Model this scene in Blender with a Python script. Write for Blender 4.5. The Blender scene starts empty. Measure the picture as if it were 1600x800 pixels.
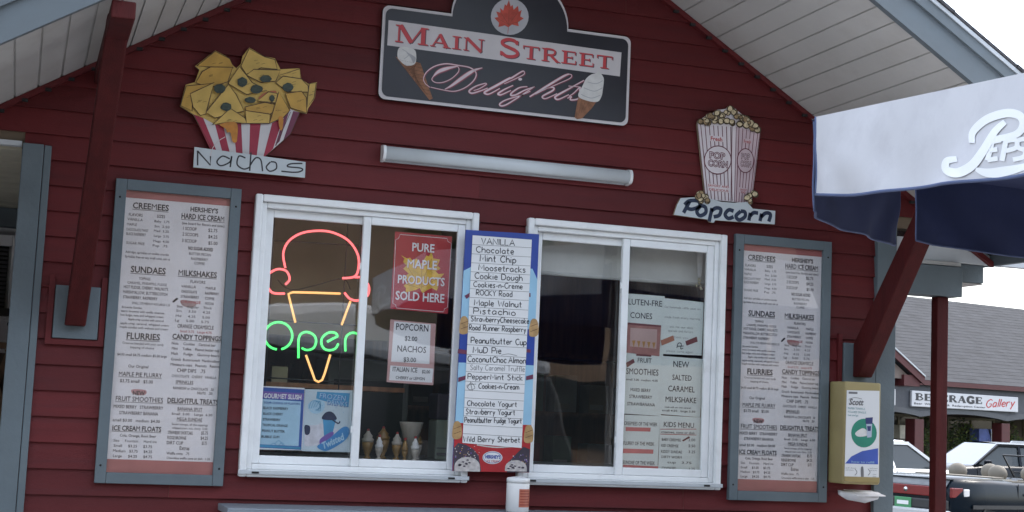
import bpy, math, random
from mathutils import Vector, Matrix, geometry
R = math.radians
random.seed(7)
S = bpy.context.scene
COL = S.collection

# ------------------------------------------------------------------ camera
FPX = 2301.0                                  # focal length in photo pixels (1600 wide)
CAM = Vector((0, -6.135, 1.62))
yaw, pitch, roll = R(18.305), R(6.127), R(2.516)
_f = Vector((math.sin(yaw), math.cos(yaw), 0)); _r = Vector((math.cos(yaw), -math.sin(yaw), 0)); _u = Vector((0, 0, 1))
F3 = _f*math.cos(pitch) + _u*math.sin(pitch); _u2 = _u*math.cos(pitch) - _f*math.sin(pitch)
R3 = _r*math.cos(roll) + _u2*math.sin(roll); U3 = _u2*math.cos(roll) - _r*math.sin(roll)
cd = bpy.data.cameras.new('camera'); cam = bpy.data.objects.new('camera', cd); COL.objects.link(cam)
cam.matrix_world = Matrix(((R3.x, U3.x, -F3.x, CAM.x), (R3.y, U3.y, -F3.y, CAM.y), (R3.z, U3.z, -F3.z, CAM.z), (0, 0, 0, 1)))
cd.sensor_width = 36; cd.lens = FPX/1600*36; cd.clip_end = 3000; cd.clip_start = .05
S.camera = cam
S.render.resolution_x = 1024; S.render.resolution_y = 512

# ------------------------------------------------------------------ sky, sun, exposure
SUN_EL, SUN_AZ = 62, 75                       # a veiled sun high on the right (azimuth from +y towards +x)
W_ = bpy.data.worlds.new('World'); S.world = W_; W_.use_nodes = True
nt = W_.node_tree; bg = nt.nodes['Background']
sky = nt.nodes.new('ShaderNodeTexSky'); sky.sky_type = 'NISHITA'; sky.sun_disc = False
sky.sun_elevation = R(SUN_EL); sky.sun_rotation = R(SUN_AZ); sky.dust_density = 2.5; sky.air_density = 1.2; sky.ozone_density = 1
hs = nt.nodes.new('ShaderNodeHueSaturation'); hs.inputs['Saturation'].default_value = .55
nt.links.new(sky.outputs[0], hs.inputs['Color']); nt.links.new(hs.outputs[0], bg.inputs[0])
bg.inputs[1].default_value = .15
sl = bpy.data.lights.new('sun', 'SUN'); sl.energy = 0.5; sl.angle = R(20); sl.color = (1, .96, .9)
so = bpy.data.objects.new('sun', sl); COL.objects.link(so)
sd = Vector((math.sin(R(SUN_AZ))*math.cos(R(SUN_EL)), math.cos(R(SUN_AZ))*math.cos(R(SUN_EL)), math.sin(R(SUN_EL))))
so.rotation_euler = sd.to_track_quat('Z', 'Y').to_euler(); so.location = (0, 0, 20)
S.view_settings.view_transform = 'Standard'; S.view_settings.look = 'None'; S.view_settings.gamma = 1
S.view_settings.exposure = 2.05
S.render.engine = 'CYCLES'; S.cycles.sample_clamp_indirect = 3

# ------------------------------------------------------------------ pixel helpers
def ray(px, py): return F3 + R3*((px-800)/FPX) - U3*((py-400)/FPX)
def Wp(px, py, y=0.0):                        # photo pixel -> point on the plane of the front wall (or one parallel to it)
    d = ray(px, py); return CAM + d*((y-CAM.y)/d.y)
def atdepth(px, py, t): return CAM + ray(px, py)*t
def onx(px, py, x):
    d = ray(px, py); return CAM + d*((x-CAM.x)/d.x)
def onz(px, py, z):
    d = ray(px, py); return CAM + d*((z-CAM.z)/d.z)

# ------------------------------------------------------------------ materials
MATS = {}
def mat(name, col, rough=.6, metal=0, var=.12, scale=8., bump=0., bscale=60., coat=0., emit=None, es=1., spec=.5, dirt=None, dscale=3., stretch=None):
    if name in MATS: return MATS[name]
    m = bpy.data.materials.new(name); m.use_nodes = True; n = m.node_tree.nodes; l = m.node_tree.links
    b = n['Principled BSDF']; b.inputs['Roughness'].default_value = rough; b.inputs['Metallic'].default_value = metal
    b.inputs['Specular IOR Level'].default_value = spec
    if coat: b.inputs['Coat Weight'].default_value = coat; b.inputs['Coat Roughness'].default_value = .06
    tc = n.new('ShaderNodeTexCoord'); src = tc.outputs['Object']
    if stretch:
        mp = n.new('ShaderNodeMapping'); mp.inputs['Scale'].default_value = stretch; l.new(src, mp.inputs[0]); src = mp.outputs[0]
    no = n.new('ShaderNodeTexNoise'); no.inputs['Scale'].default_value = scale; no.inputs['Detail'].default_value = 5; l.new(src, no.inputs['Vector'])
    rp = n.new('ShaderNodeValToRGB'); e = rp.color_ramp.elements
    e[0].position = .3; e[1].position = .72
    e[0].color = [c*(1-var) for c in col] + [1]; e[1].color = [min(1, c*(1+var)) for c in col] + [1]
    l.new(no.outputs[0], rp.inputs[0]); out = rp.outputs[0]
    if dirt:
        n2 = n.new('ShaderNodeTexNoise'); n2.inputs['Scale'].default_value = dscale; n2.inputs['Detail'].default_value = 8; n2.inputs['Roughness'].default_value = .7
        l.new(src, n2.inputs['Vector'])
        r2 = n.new('ShaderNodeValToRGB'); r2.color_ramp.elements[0].position = .5; r2.color_ramp.elements[1].position = .75
        l.new(n2.outputs[0], r2.inputs[0])
        mx = n.new('ShaderNodeMixRGB'); mx.inputs[2].default_value = list(dirt[:3])+[1]
        ma = n.new('ShaderNodeMath'); ma.operation = 'MULTIPLY'; ma.inputs[1].default_value = dirt[3]; l.new(r2.outputs[0], ma.inputs[0])
        l.new(ma.outputs[0], mx.inputs[0]); l.new(out, mx.inputs[1]); out = mx.outputs[0]
    l.new(out, b.inputs['Base Color'])
    if bump:
        nb = n.new('ShaderNodeTexNoise'); nb.inputs['Scale'].default_value = bscale; nb.inputs['Detail'].default_value = 4; l.new(src, nb.inputs['Vector'])
        bp = n.new('ShaderNodeBump'); bp.inputs['Strength'].default_value = bump; bp.inputs['Distance'].default_value = .01
        l.new(nb.outputs[0], bp.inputs['Height']); l.new(bp.outputs[0], b.inputs['Normal'])
    if emit:
        b.inputs['Emission Color'].default_value = list(emit)+[1]; b.inputs['Emission Strength'].default_value = es
    MATS[name] = m; return m
def glass(name, tint=(1, 1, 1), base=.04):
    if name in MATS: return MATS[name]
    m = bpy.data.materials.new(name); m.use_nodes = True; n = m.node_tree.nodes; l = m.node_tree.links
    n.remove(n['Principled BSDF']); o = n['Material Output']
    tr = n.new('ShaderNodeBsdfTransparent'); tr.inputs[0].default_value = list(tint)+[1]
    gl = n.new('ShaderNodeBsdfGlossy'); gl.inputs['Roughness'].default_value = .015
    fr = n.new('ShaderNodeFresnel'); ge = n.new('ShaderNodeNewGeometry'); mi = n.new('ShaderNodeMath'); mi.operation = 'MULTIPLY_ADD'; mi.inputs[1].default_value = 1/1.5-1.5; mi.inputs[2].default_value = 1.5; l.new(ge.outputs['Backfacing'], mi.inputs[0]); l.new(mi.outputs[0], fr.inputs[0])
    tc = n.new('ShaderNodeTexCoord'); no = n.new('ShaderNodeTexNoise'); no.inputs['Scale'].default_value = 2.2; l.new(tc.outputs['Object'], no.inputs['Vector'])
    bp = n.new('ShaderNodeBump'); bp.inputs['Strength'].default_value = .06; bp.inputs['Distance'].default_value = .02; l.new(no.outputs[0], bp.inputs['Height'])
    l.new(bp.outputs[0], gl.inputs['Normal'])
    ad = n.new('ShaderNodeMath'); ad.operation = 'MULTIPLY'; ad.inputs[1].default_value = 2.0; l.new(fr.outputs[0], ad.inputs[0])
    mx = n.new('ShaderNodeMixShader'); l.new(ad.outputs[0], mx.inputs[0]); l.new(tr.outputs[0], mx.inputs[1]); l.new(gl.outputs[0], mx.inputs[2]); l.new(mx.outputs[0], o.inputs[0])
    MATS[name] = m; return m

def _sid(n, k): return mat(n, (.105*k, .0132*k, .0145*k), .6, spec=.28, var=.09, scale=3, dirt=(.070, .018, .021, .5), dscale=2.2, bump=.16, bscale=70, stretch=(1, 1, 10))
siding_red = _sid('siding_red', 1); SIDINGS = [siding_red, _sid('siding_red_worn', 1.14), _sid('siding_red_deep', .88)]
beam_red = mat('beam_red', (.064, .007, .007), .7, spec=.25, var=.2, scale=5, bump=.25, bscale=40, stretch=(6, 6, 1))
trim_grey = mat('trim_grey', (.112, .142, .158), .6, var=.1, scale=6, bump=.15, bscale=50, dirt=(.1, .13, .15, .5), dscale=5)
fascia_blue = mat('fascia_blue', (.105, .127, .14), .5, var=.08, scale=4, dirt=(.12, .16, .19, .4))
drip_white = mat('drip_white', (.40, .43, .45), .4, metal=.2)
soffit_mat = mat('soffit_vinyl', (.47, .465, .445), .55, var=.05, scale=3, dirt=(.33, .31, .28, .55), dscale=2)
shingle_dark = mat('shingle_dark', (.05, .05, .055), .95, var=.5, scale=60, bump=.5)
vinyl_white = mat('vinyl_white', (.82, .84, .84), .35, var=.04, scale=5, dirt=(.55, .55, .53, .4), dscale=9)
vinyl_track = mat('vinyl_track', (.52, .55, .57), .45, var=.08, scale=9)
hole_dark = mat('hole_dark', (.012, .012, .012), .8)
paper = mat('paper_white', (.74, .725, .73), .6, var=.04, scale=6, dirt=(.62, .60, .59, .5), dscale=4)
paper_clean = mat('paper_clean', (.72, .73, .73), .5, var=.03, scale=6)
paper_green = mat('paper_glassy', (.62, .68, .64), .6, var=.04, scale=6)
ink = mat('ink_black', (.035, .035, .04), .6, var=.2)
ink_grey = mat('ink_grey', (.16, .16, .165), .6, var=.2)
ink_soft = mat('ink_soft', (.075, .075, .08), .6, var=.3); ink_red = mat('ink_red', (.42, .03, .03), .6)
ink_pale_red = mat('ink_pale_red', (.50, .13, .13), .6)
band_red = mat('band_red', (.40, .14, .135), .6, var=.15, scale=5)
white_paint = mat('white_paint', (.78, .78, .77), .5, var=.05)
glass_m = glass('window_glass')
plexi = glass('plexi_cover')

# ------------------------------------------------------------------ glyphs: the built-in font, one mesh per letter, and hand-drawn stroke letters
GL = {}
def _fmesh(body, bold):
    c = bpy.data.curves.new('glyph', 'FONT'); c.body = body; c.size = 1; c.resolution_u = 2; c.offset = bold
    o = bpy.data.objects.new('glyph', c); me = bpy.data.meshes.new_from_object(o)
    vs = [(v.co.x, v.co.y) for v in me.vertices]; fs = [tuple(p.vertices) for p in me.polygons]
    flip = bool(me.polygons) and me.polygons[0].normal.z < 0
    if flip: fs = [f[::-1] for f in fs]
    bpy.data.meshes.remove(me); bpy.data.objects.remove(o); bpy.data.curves.remove(c)
    return vs, fs
def _w(body): vs, _ = _fmesh(body, 0); return max(v[0] for v in vs) - min(v[0] for v in vs)
_hh = _w('HH'); _capv, _ = _fmesh('H', 0); CAPH = max(v[1] for v in _capv) - min(v[1] for v in _capv)
def glyph(ch, bold):
    if ch in 'Mm': bold = 0                    # the outline offset folds over itself in these
    k = (ch, bold)
    if k not in GL:
        adv = _w('H'+ch+'H') - _hh
        vs, fs = ([], []) if ch == ' ' else _fmesh(ch, bold)
        GL[k] = ([(x/CAPH, y/CAPH) for x, y in vs], fs, adv/CAPH)
    return GL[k]
HAND = {  # strokes: ~ smooth; cap height 1, x height .6
 'A': (.7, "0,0 .35,1 .7,0;.13,.36 .58,.4"), 'B': (.58, "0,0 0,1;~0,1 .45,.95 .42,.58 0,.52;~0,.52 .55,.45 .52,.05 0,0"), 'C': (.6, "~.6,.85 .38,1 .06,.75 .03,.3 .3,0 .6,.14"),
 'D': (.6, "0,0 0,1;~0,1 .45,.9 .6,.5 .4,.08 0,0"), 'E': (.5, ".5,1 0,1 0,0 .5,0;0,.52 .42,.52"), 'F': (.5, ".5,1 0,1 0,0;0,.52 .4,.52"), 'G': (.62, "~.6,.85 .35,1 .05,.75 .03,.3 .3,0 .58,.15;.58,.12 .6,.44 .36,.44"),
 'H': (.55, "0,0 0,1;.55,0 .55,1;0,.5 .55,.5"), 'I': (.08, ".04,0 .04,1"), 'K': (.55, "0,0 0,1;.52,1 0,.45 .55,0"), 'L': (.48, "0,1 0,0 .48,.03"), 'M': (.75, "0,0 .06,1 .38,.3 .7,1 .75,0"),
 'N': (.6, "0,0 0,1 .6,0 .6,1"), 'O': (.66, "~.33,1 .04,.8 .02,.3 .33,0 .62,.28 .62,.75 .33,1"), 'P': (.52, "0,0 0,1;~0,1 .48,.95 .48,.5 0,.46"), 'R': (.55, "0,0 0,1;~0,1 .46,.95 .44,.52 0,.5;.12,.5 .55,0"),
 'S': (.5, "~.48,.86 .25,1 .03,.8 .22,.55 .48,.3 .26,0 0,.13"), 'T': (.6, "0,1 .6,1;.3,1 .3,0"), 'U': (.58, "~0,1 .02,.3 .28,0 .54,.3 .57,1"), 'V': (.62, "0,1 .31,0 .62,1"), 'W': (.85, "0,1 .2,0 .42,.75 .64,0 .85,1"), 'Y': (.56, "0,1 .28,.5 .56,1;.28,.5 .28,0"),
 'a': (.46, "~.42,.5 .2,.62 .02,.35 .14,.02 .4,.2;.42,.6 .42,0"), 'b': (.44, "0,1 0,0;~0,.45 .25,.6 .44,.32 .24,0 0,.1"), 'c': (.4, "~.4,.5 .2,.62 .02,.3 .2,0 .4,.1"), 'd': (.46, "~.42,.45 .2,.6 .02,.3 .16,0 .42,.15;.42,1 .42,0"),
 'e': (.44, "~.03,.32 .4,.36 .3,.6 .1,.56 .02,.25 .2,0 .42,.1"), 'f': (.34, "~.34,.9 .2,1 .12,.8 .12,0;0,.58 .32,.58"), 'g': (.44, "~.42,.5 .2,.62 .02,.35 .16,.05 .42,.2;~.42,.6 .42,-.15 .22,-.32 .03,-.2"), 'h': (.44, "0,1 0,0;~0,.4 .22,.62 .42,.45 .44,0"),
 'i': (.08, ".04,.58 .04,0;.04,.8 .05,.84"), 'k': (.42, "0,1 0,0;.36,.6 0,.28 .42,0"), 'l': (.08, ".04,1 .04,0"), 'm': (.7, "0,.6 0,0;~0,.4 .18,.62 .34,.42 .35,0;~.35,.4 .52,.62 .68,.42 .7,0"), 'n': (.44, "0,.6 0,0;~0,.4 .22,.62 .42,.45 .44,0"),
 'o': (.46, "~.22,.6 .02,.4 .1,.03 .36,.03 .45,.35 .22,.6"), 'p': (.44, "0,.6 0,-.35;~0,.45 .25,.6 .44,.32 .24,0 0,.1"), 'r': (.36, "0,.6 0,0;~0,.38 .15,.58 .36,.55"), 's': (.36, "~.34,.52 .15,.62 .04,.45 .3,.22 .2,0 0,.06"),
 't': (.36, ".16,.95 .16,.05 .32,.02;0,.6 .34,.6"), 'u': (.44, "~0,.6 .02,.15 .2,0 .42,.2;.43,.6 .44,0"), 'w': (.62, "0,.6 .16,0 .31,.5 .46,0 .62,.6"), 'x': (.4, "0,.6 .4,0;0,0 .4,.6"), 'y': (.44, "0,.6 .22,.05;.44,.6 .1,-.35"), '-': (.3, "0,.32 .3,.32"), '.': (.06, ".02,.0 .05,.03"), ' ': (.28, "")}
# letters with serifs: (width, [(points, weight)], ) thick stems, thin hairlines, flat serifs
_t, _n, _s = .20, .07, .06
SERIF = {
 'M': (1.1, [((.12, 0, .12, 1), _n), ((.16, 1, .55, .05), _t), ((.55, .05, .92, 1), _n), ((.95, 0, .95, 1), _t), ((0, .03, .26, .03), _s), ((.78, .03, 1.12, .03), _s), ((.0, .97, .22, .97), _s), ((.86, .97, 1.12, .97), _s)]),
 'A': (.9, [((.1, 0, .44, 1), _n), ((.42, 1, .76, 0), _t), ((.22, .33, .62, .33), _n), ((0, .03, .24, .03), _s), ((.58, .03, .92, .03), _s)]),
 'I': (.42, [((.2, 0, .2, 1), _t), ((0, .03, .4, .03), _s), ((0, .97, .4, .97), _s)]),
 'N': (.95, [((.12, 0, .12, 1), _n), ((.14, .98, .82, .02), _t), ((.82, 0, .82, 1), _n), ((0, .03, .25, .03), _s), ((0, .97, .2, .97), _s), ((.68, .97, .95, .97), _s)]),
 'S': (.72, [((.62, .78, .52, .95, .3, .99, .1, .85, .12, .66, .35, .52, .58, .38, .64, .18, .5, .03, .25, .01, .06, .2), .15), ((.63, .72, .63, .98), _s), ((.05, .02, .05, .28), _s)]),
 'T': (.8, [((.4, 0, .4, 1), _t), ((.02, .96, .78, .96), _n), ((.04, .74, .04, .97), _s), ((.76, .74, .76, .97), _s), ((.2, .03, .6, .03), _s)]),
 'R': (.85, [((.18, 0, .18, 1), _t), ((.18, .96, .45, .96, .62, .85, .6, .62, .45, .52, .18, .52), .11), ((.42, .5, .76, .02), .16), ((0, .03, .36, .03), _s), ((.0, .97, .2, .97), _s), ((.66, .03, .88, .03), _s)]),
 'E': (.74, [((.18, 0, .18, 1), _t), ((.0, .96, .66, .96), _n), ((.18, .5, .5, .5), _n), ((.0, .04, .68, .04), _n), ((.65, .72, .65, .98), _s), ((.68, .02, .68, .3), _s), ((.5, .38, .5, .62), _s)]),
 'B': (.84, [((.2, 0, .2, 1), .19), ((.0, .95, .5, .95, .68, .76, .5, .54, .2, .53), .1), ((.45, .53, .76, .3, .55, .05, 0, .05), .1)]),
 'V': (.86, [((.16, .97, .42, .05), .26), ((.44, .05, .7, .97), .2), ((0, .94, .34, .94), .12), ((.54, .94, .88, .94), .12)]),
 'G': (.86, [((.72, .8, .55, .95, .35, .95, .15, .75, .14, .3, .35, .06, .6, .07, .74, .25), .22), ((.72, 0, .72, .42), .2), ((.5, .42, .84, .42), .14), ((.72, .7, .72, 1), .12)])}

def catmull(p, n=6, closed=False):
    out = []; m = len(p)
    if m < 3: return p
    for i in range(m if closed else m-1):
        g = (lambda k: p[k % m]) if closed else (lambda k: p[max(0, min(m-1, k))])
        a, b, c, d = g(i-1), g(i), g(i+1), g(i+2)
        for j in range(n):
            t = j/n
            out.append(tuple(.5*(2*b[k]+(c[k]-a[k])*t+(2*a[k]-5*b[k]+4*c[k]-d[k])*t*t+(3*b[k]-a[k]-3*c[k]+d[k])*t**3) for k in range(len(b))))
    if not closed: out.append(p[-1])
    return out

# ------------------------------------------------------------------ mesh builder
class MB:
    def __init__(s, y=0.0):
        s.V, s.F, s.I, s.SM, s.mats, s.y = [], [], [], [], [], y
    def _m(s, m):
        if m not in s.mats: s.mats.append(m)
        return s.mats.index(m)
    def add(s, vs, fs, m, smooth=False):
        o = len(s.V); i = s._m(m); s.V += [tuple(v) for v in vs]
        for f in fs: s.F.append(tuple(k+o for k in f)); s.I.append(i); s.SM.append(smooth)
    # --- solids
    def box(s, x0, x1, y0, y1, z0, z1, m):
        v = [(x0, y0, z0), (x1, y0, z0), (x1, y1, z0), (x0, y1, z0), (x0, y0, z1), (x1, y0, z1), (x1, y1, z1), (x0, y1, z1)]
        s.add(v, [(0, 3, 2, 1), (4, 5, 6, 7), (0, 1, 5, 4), (1, 2, 6, 5), (2, 3, 7, 6), (3, 0, 4, 7)], m)
    def quad(s, a, b, c, d, m): s.add([a, b, c, d], [(0, 1, 2, 3)], m)
    def prism(s, pts, d, m, md=None, cap=True):   # pts: 3D outline (front, counter-clockwise seen from the front), d: vector to the back
        n = len(pts); d = Vector(d); P = [Vector(p) for p in pts]; Q = [p+d for p in P]
        s.add(P+Q, [tuple(range(n))] if cap else [], m)
        s.add(P+Q, [tuple(range(2*n-1, n-1, -1))] + [(i, i+n, (i+1) % n+n, (i+1) % n) for i in range(n)], md or m)
    def beam(s, a, b, w, h, m, up=(0, 0, 1)):
        a, b = Vector(a), Vector(b); d = (b-a).normalized(); x = d.cross(Vector(up)).normalized(); z = x.cross(d)
        v = [p + x*sx*w/2 + z*sz*h/2 for p in (a, b) for sx, sz in ((-1, -1), (1, -1), (1, 1), (-1, 1))]
        s.add(v, [(3, 2, 1, 0), (4, 5, 6, 7)] + [(i, (i+1) % 4, (i+1) % 4+4, i+4) for i in range(4)], m)
    def tube(s, pts, r, m, n=8, closed=False):
        P = [Vector(p) for p in pts]; k = len(P); base = []; vs = []; prev = None
        for i, p in enumerate(P):
            if closed: t = P[(i+1) % k]-P[i-1]
            else: t = P[min(i+1, k-1)]-P[max(i-1, 0)]
            t.normalize()
            a = prev - t*prev.dot(t) if prev else t.orthogonal()
            if a.length < 1e-6: a = t.orthogonal()
            a.normalize(); prev = a; b = t.cross(a)
            rr = r[i] if isinstance(r, (list, tuple)) else r
            vs += [p + (a*math.cos(2*math.pi*j/n)+b*math.sin(2*math.pi*j/n))*rr for j in range(n)]
        fs = []
        for i in range(k if closed else k-1):
            for j in range(n):
                a0 = i*n; b0 = ((i+1) % k)*n; fs.append((a0+j, a0+(j+1) % n, b0+(j+1) % n, b0+j))
        if not closed: fs += [tuple(range(n-1, -1, -1)), tuple(range((k-1)*n, k*n))]
        s.add(vs, fs, m, True)
    def lathe(s, c, prof, m, n=20, axis='z'):       # prof: (radius, height)
        c = Vector(c); vs = []
        for r_, h in prof:
            for j in range(n):
                a = 2*math.pi*j/n; x, y = r_*math.cos(a), r_*math.sin(a)
                vs.append(c + (Vector((x, y, h)) if axis == 'z' else Vector((x, h, -y)) if axis == 'y' else Vector((h, x, y))))
        k = len(prof); fs = [(i*n+j, i*n+(j+1) % n, (i+1)*n+(j+1) % n, (i+1)*n+j) for i in range(k-1) for j in range(n)]
        fs += [tuple(range(n-1, -1, -1)), tuple(range((k-1)*n, k*n))]
        s.add(vs, fs, m, True)
    def blob(s, c, r, m, jit=.15, n=10):
        c = Vector(c); rx = r if isinstance(r, (tuple, list)) else (r, r, r); vs = []; fs = []; k = n//2+1
        for i in range(k+1):
            th = math.pi*i/k
            for j in range(n):
                ph = 2*math.pi*j/n; q = 1+random.uniform(-jit, jit)
                vs.append(c+Vector((rx[0]*math.sin(th)*math.cos(ph)*q, rx[1]*math.sin(th)*math.sin(ph)*q, rx[2]*math.cos(th)*q)))
        for i in range(k):
            for j in range(n): fs.append((i*n+j, (i+1)*n+j, (i+1)*n+(j+1) % n, i*n+(j+1) % n))
        s.add(vs, fs, m, True)
    # --- flat art on a plane parallel to the wall, drawn in photo pixels; every layer lies .5 mm before the one below
    def L(s, px, py, k): return Wp(px, py, s.y-.0005*k)
    def poly(s, pts, m, k=0, smooth=False):
        if smooth: pts = catmull(list(pts), 5, True)
        vs = [s.L(x, y, k) for x, y in pts]
        tri = geometry.tessellate_polygon([[Vector((v.x, v.z, 0)) for v in vs]])
        fs = []
        for a, b, c in tri:
            A, B, C_ = vs[a], vs[b], vs[c]
            fs.append((a, b, c) if (B.x-A.x)*(C_.z-A.z)-(B.z-A.z)*(C_.x-A.x) > 0 else (a, c, b))
        s.add(vs, fs, m)
    def rect(s, x0, y0, x1, y1, m, k=0, sl=.07, ln=.045):   # a rectangle drawn along the wall's own axes from its top-left pixel to its bottom-right pixel
        a = s.L(x0, y0, k); b = s.L(x1, y1, k); y = a.y
        s.add([(a.x, y, b.z), (b.x, y, b.z), (b.x, y, a.z), (a.x, y, a.z)], [(0, 1, 2, 3)], m)
    def wrect(s, x0, x1, z0, z1, m, k=0):
        y = s.y-.0005*k; s.add([(x0, y, z0), (x1, y, z0), (x1, y, z1), (x0, y, z1)], [(0, 1, 2, 3)], m)
    def ell(s, cx, cy, rx, ry, m, k=0, n=28): s.poly([(cx+rx*math.cos(2*math.pi*i/n), cy+ry*math.sin(2*math.pi*i/n)) for i in range(n)], m, k)
    def ring(s, cx, cy, rx, ry, w, m, k=0, n=28): s.stroke([(cx+rx*math.cos(2*math.pi*i/n), cy+ry*math.sin(2*math.pi*i/n)) for i in range(n)], w, m, k, closed=True, smooth=False)
    def _ribbon(s, P, w, m, y, closed=False, nib=None):      # P: (x, z) metres, w metres
        n = len(P); vs = []
        for i in range(n):
            if closed: tx, tz = P[(i+1) % n][0]-P[i-1][0], P[(i+1) % n][1]-P[i-1][1]
            else: tx, tz = P[min(i+1, n-1)][0]-P[max(i-1, 0)][0], P[min(i+1, n-1)][1]-P[max(i-1, 0)][1]
            q = math.hypot(tx, tz) or 1; nx, nz = -tz/q, tx/q
            ww = w[i] if isinstance(w, list) else w
            if nib:
                d = abs(nx*nib[0]+nz*nib[1]); ww = ww*(nib[2]+(1-nib[2])*d**1.5)
            vs += [(P[i][0]+nx*ww/2, y, P[i][1]+nz*ww/2), (P[i][0]-nx*ww/2, y, P[i][1]-nz*ww/2)]
        fs = [(2*i, 2*i+1, (2*i+3) % (2*n), (2*i+2) % (2*n)) for i in range(n if closed else n-1)]
        s.add(vs, fs, m)
    def stroke(s, pts, w, m, k=0, smooth=True, closed=False, nib=None, ws=None):
        pts = list(pts)
        if smooth: pts = catmull(pts, 6, closed)
        y = s.y-.0005*k; P = [(p.x, p.z) for p in (s.L(a, b, k) for a, b in pts)]
        q = s.pm(pts[0][0], pts[0][1])
        if ws: w = [(ws[0]+(ws[1]-ws[0])*math.sin(math.pi*i/(len(P)-1))**1.3)*q for i in range(len(P))]
        else: w = w*q
        s._ribbon(P, w, m, y, closed, nib)
    def pm(s, px, py): return (Wp(px, py, s.y)-Wp(px, py+1, s.y)).z    # metres per pixel
    def text(s, t, px, py, cap, m, k=1, w=None, bold=0, center=False, shear=0, font='b', weight=.1, under=False, rot=0, gap=0):
        o = s.L(px, py, k); h = cap*s.pm(px, py); y = o.y; pen = 0; items = []
        for ch in t:
            if font == 'b': g = glyph(ch, bold); items.append((pen, g)); pen += g[2]
            elif font == 'h':
                g = HAND.get(ch) or HAND[ch.upper()] if (ch in HAND or ch.upper() in HAND) else HAND['-']; items.append((pen, g)); pen += g[0]+.17
            else:
                if ch == ' ': pen += .35; continue
                sc = .76 if font == 's' and ch.islower() else 1; g = SERIF[ch.upper()]; items.append((pen, g, sc)); pen += (g[0]+.1)*sc
        pen = max(pen, .1)
        W = abs((s.L(px+w, py, k)-o).x) if w else pen*h
        sx = W/pen; x0 = o.x-W/2 if center else o.x
        ca, sa = math.cos(R(rot)), math.sin(R(rot))
        def T(x, z):
            a, b = x*sx+z*h*shear, z*h; return (x0+a*ca-b*sa, y, o.z+a*sa+b*ca)
        for it in items:
            p0 = it[0]
            if font == 'b':
                vs, fs, _ = it[1]
                if vs: s.add([T(p0+a, b) for a, b in vs], fs, m)
            elif font == 'h':
                for st in it[1][1].split(';'):
                    if not st: continue
                    sm = st[0] == '~'; P = [tuple(map(float, q.split(','))) for q in st.lstrip('~').split()]
                    P = [(a+random.uniform(-.02, .02), b+random.uniform(-.02, .02)) for a, b in P]
                    if sm: P = catmull(P, 4)
                    s._ribbon([(T(p0+a, b)[0], T(p0+a, b)[2]) for a, b in P], weight*h, m, y)
            else:
                for j_, (q, wt) in enumerate(it[1][1]):
                    P = [(q[i], q[i+1]) for i in range(0, len(q), 2)]
                    if len(P) > 2: P = catmull(P, 4)
                    s._ribbon([(T(p0+a*it[2], b*it[2])[0], T(p0+a*it[2], b*it[2])[2]) for a, b in P], wt*(weight/.1)*h*it[2]*(sx/h*.5+.5 if sx < h else 1), m, y-.00004*j_)
        if under:
            yy = o.z-.16*h; s.add([(x0, y, yy-.08*h), (x0+W, y, yy-.08*h), (x0+W, y, yy), (x0, y, yy)], [(0, 1, 2, 3)], m)
    def build(s, name, parent=None, origin=None, bevel=0, world=None):
        me = bpy.data.meshes.new(name)
        if origin is None:
            n = len(s.V) or 1; origin = Vector((sum(v[0] for v in s.V)/n, sum(v[1] for v in s.V)/n, sum(v[2] for v in s.V)/n)) if parent is None else Vector(parent.get('_o', (0, 0, 0)))
        origin = Vector(origin)
        me.from_pydata([tuple(Vector(v)-origin) for v in s.V], [], s.F)
        for m in s.mats: me.materials.append(m)
        me.polygons.foreach_set('material_index', s.I); me.polygons.foreach_set('use_smooth', s.SM); me.update()
        o = bpy.data.objects.new(name, me); COL.objects.link(o)
        if parent is None: o.location = origin
        else: o.parent = parent
        if bevel:
            b = o.modifiers.new('bevel', 'BEVEL'); b.width = bevel; b.segments = 2; b.limit_method = 'ANGLE'; b.angle_limit = R(40)
        o['_o'] = list(origin)
        return o
ALL = []
def tag(o, label, cat, group=None, kind=None):
    if label: o['label'] = label
    if cat: o['category'] = cat
    if group: o['group'] = group
    if kind: o['kind'] = kind
    ALL.append(o); return o
def thing(name, loc, label, cat, group=None, rz=0):          # an Empty whose children are built in world coordinates (or local ones when '_o' is zero)
    o = bpy.data.objects.new(name, None); COL.objects.link(o); o.location = loc; o.rotation_euler = (0, 0, rz); o['_o'] = list(loc)
    o.empty_display_size = .1
    return tag(o, label, cat, group)
def local(o): o['_o'] = [0, 0, 0]; return o
def part(o, label): o['label'] = label; return o
def copy_tree(o, parent=None):
    c = o.copy(); COL.objects.link(c)
    if parent: c.parent = parent
    for ch in list(o.children): copy_tree(ch, c)
    return c
def structure(o): o['kind'] = 'structure'; return o

# ================================================================== ground
asphalt = mat('asphalt', (.055, .055, .057), .9, var=.3, scale=1.5, bump=.4, bscale=120, dirt=(.09, .09, .088, .6), dscale=.4)
concrete = mat('concrete', (.30, .29, .28), .85, var=.12, scale=2, bump=.2, bscale=80)
grass_far = mat('grass_far', (.06, .085, .03), .95, var=.35, scale=.6)
b = MB(); b.quad((-900, -900, 0), (900, -900, 0), (900, 900, 0), (-900, 900, 0), grass_far); structure(b.build('ground', origin=(0, 0, 0)))
b = MB(); b.quad((-60, -70, .004), (70, -70, .004), (70, 32, .004), (-60, 32, .004), asphalt)
for i in range(9): b.quad((9+i*2.7, 9, .008), (9.1+i*2.7, 9, .008), (10.3+i*2.7, 14.2, .008), (10.2+i*2.7, 14.2, .008), white_paint)
structure(b.build('parking_lot', origin=(0, 0, 0)))
b = MB(); b.box(-2.5, 6.5, -4.2, -.02, 0, .12, concrete); structure(b.build('pavement', origin=(2, -2, 0)))

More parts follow.
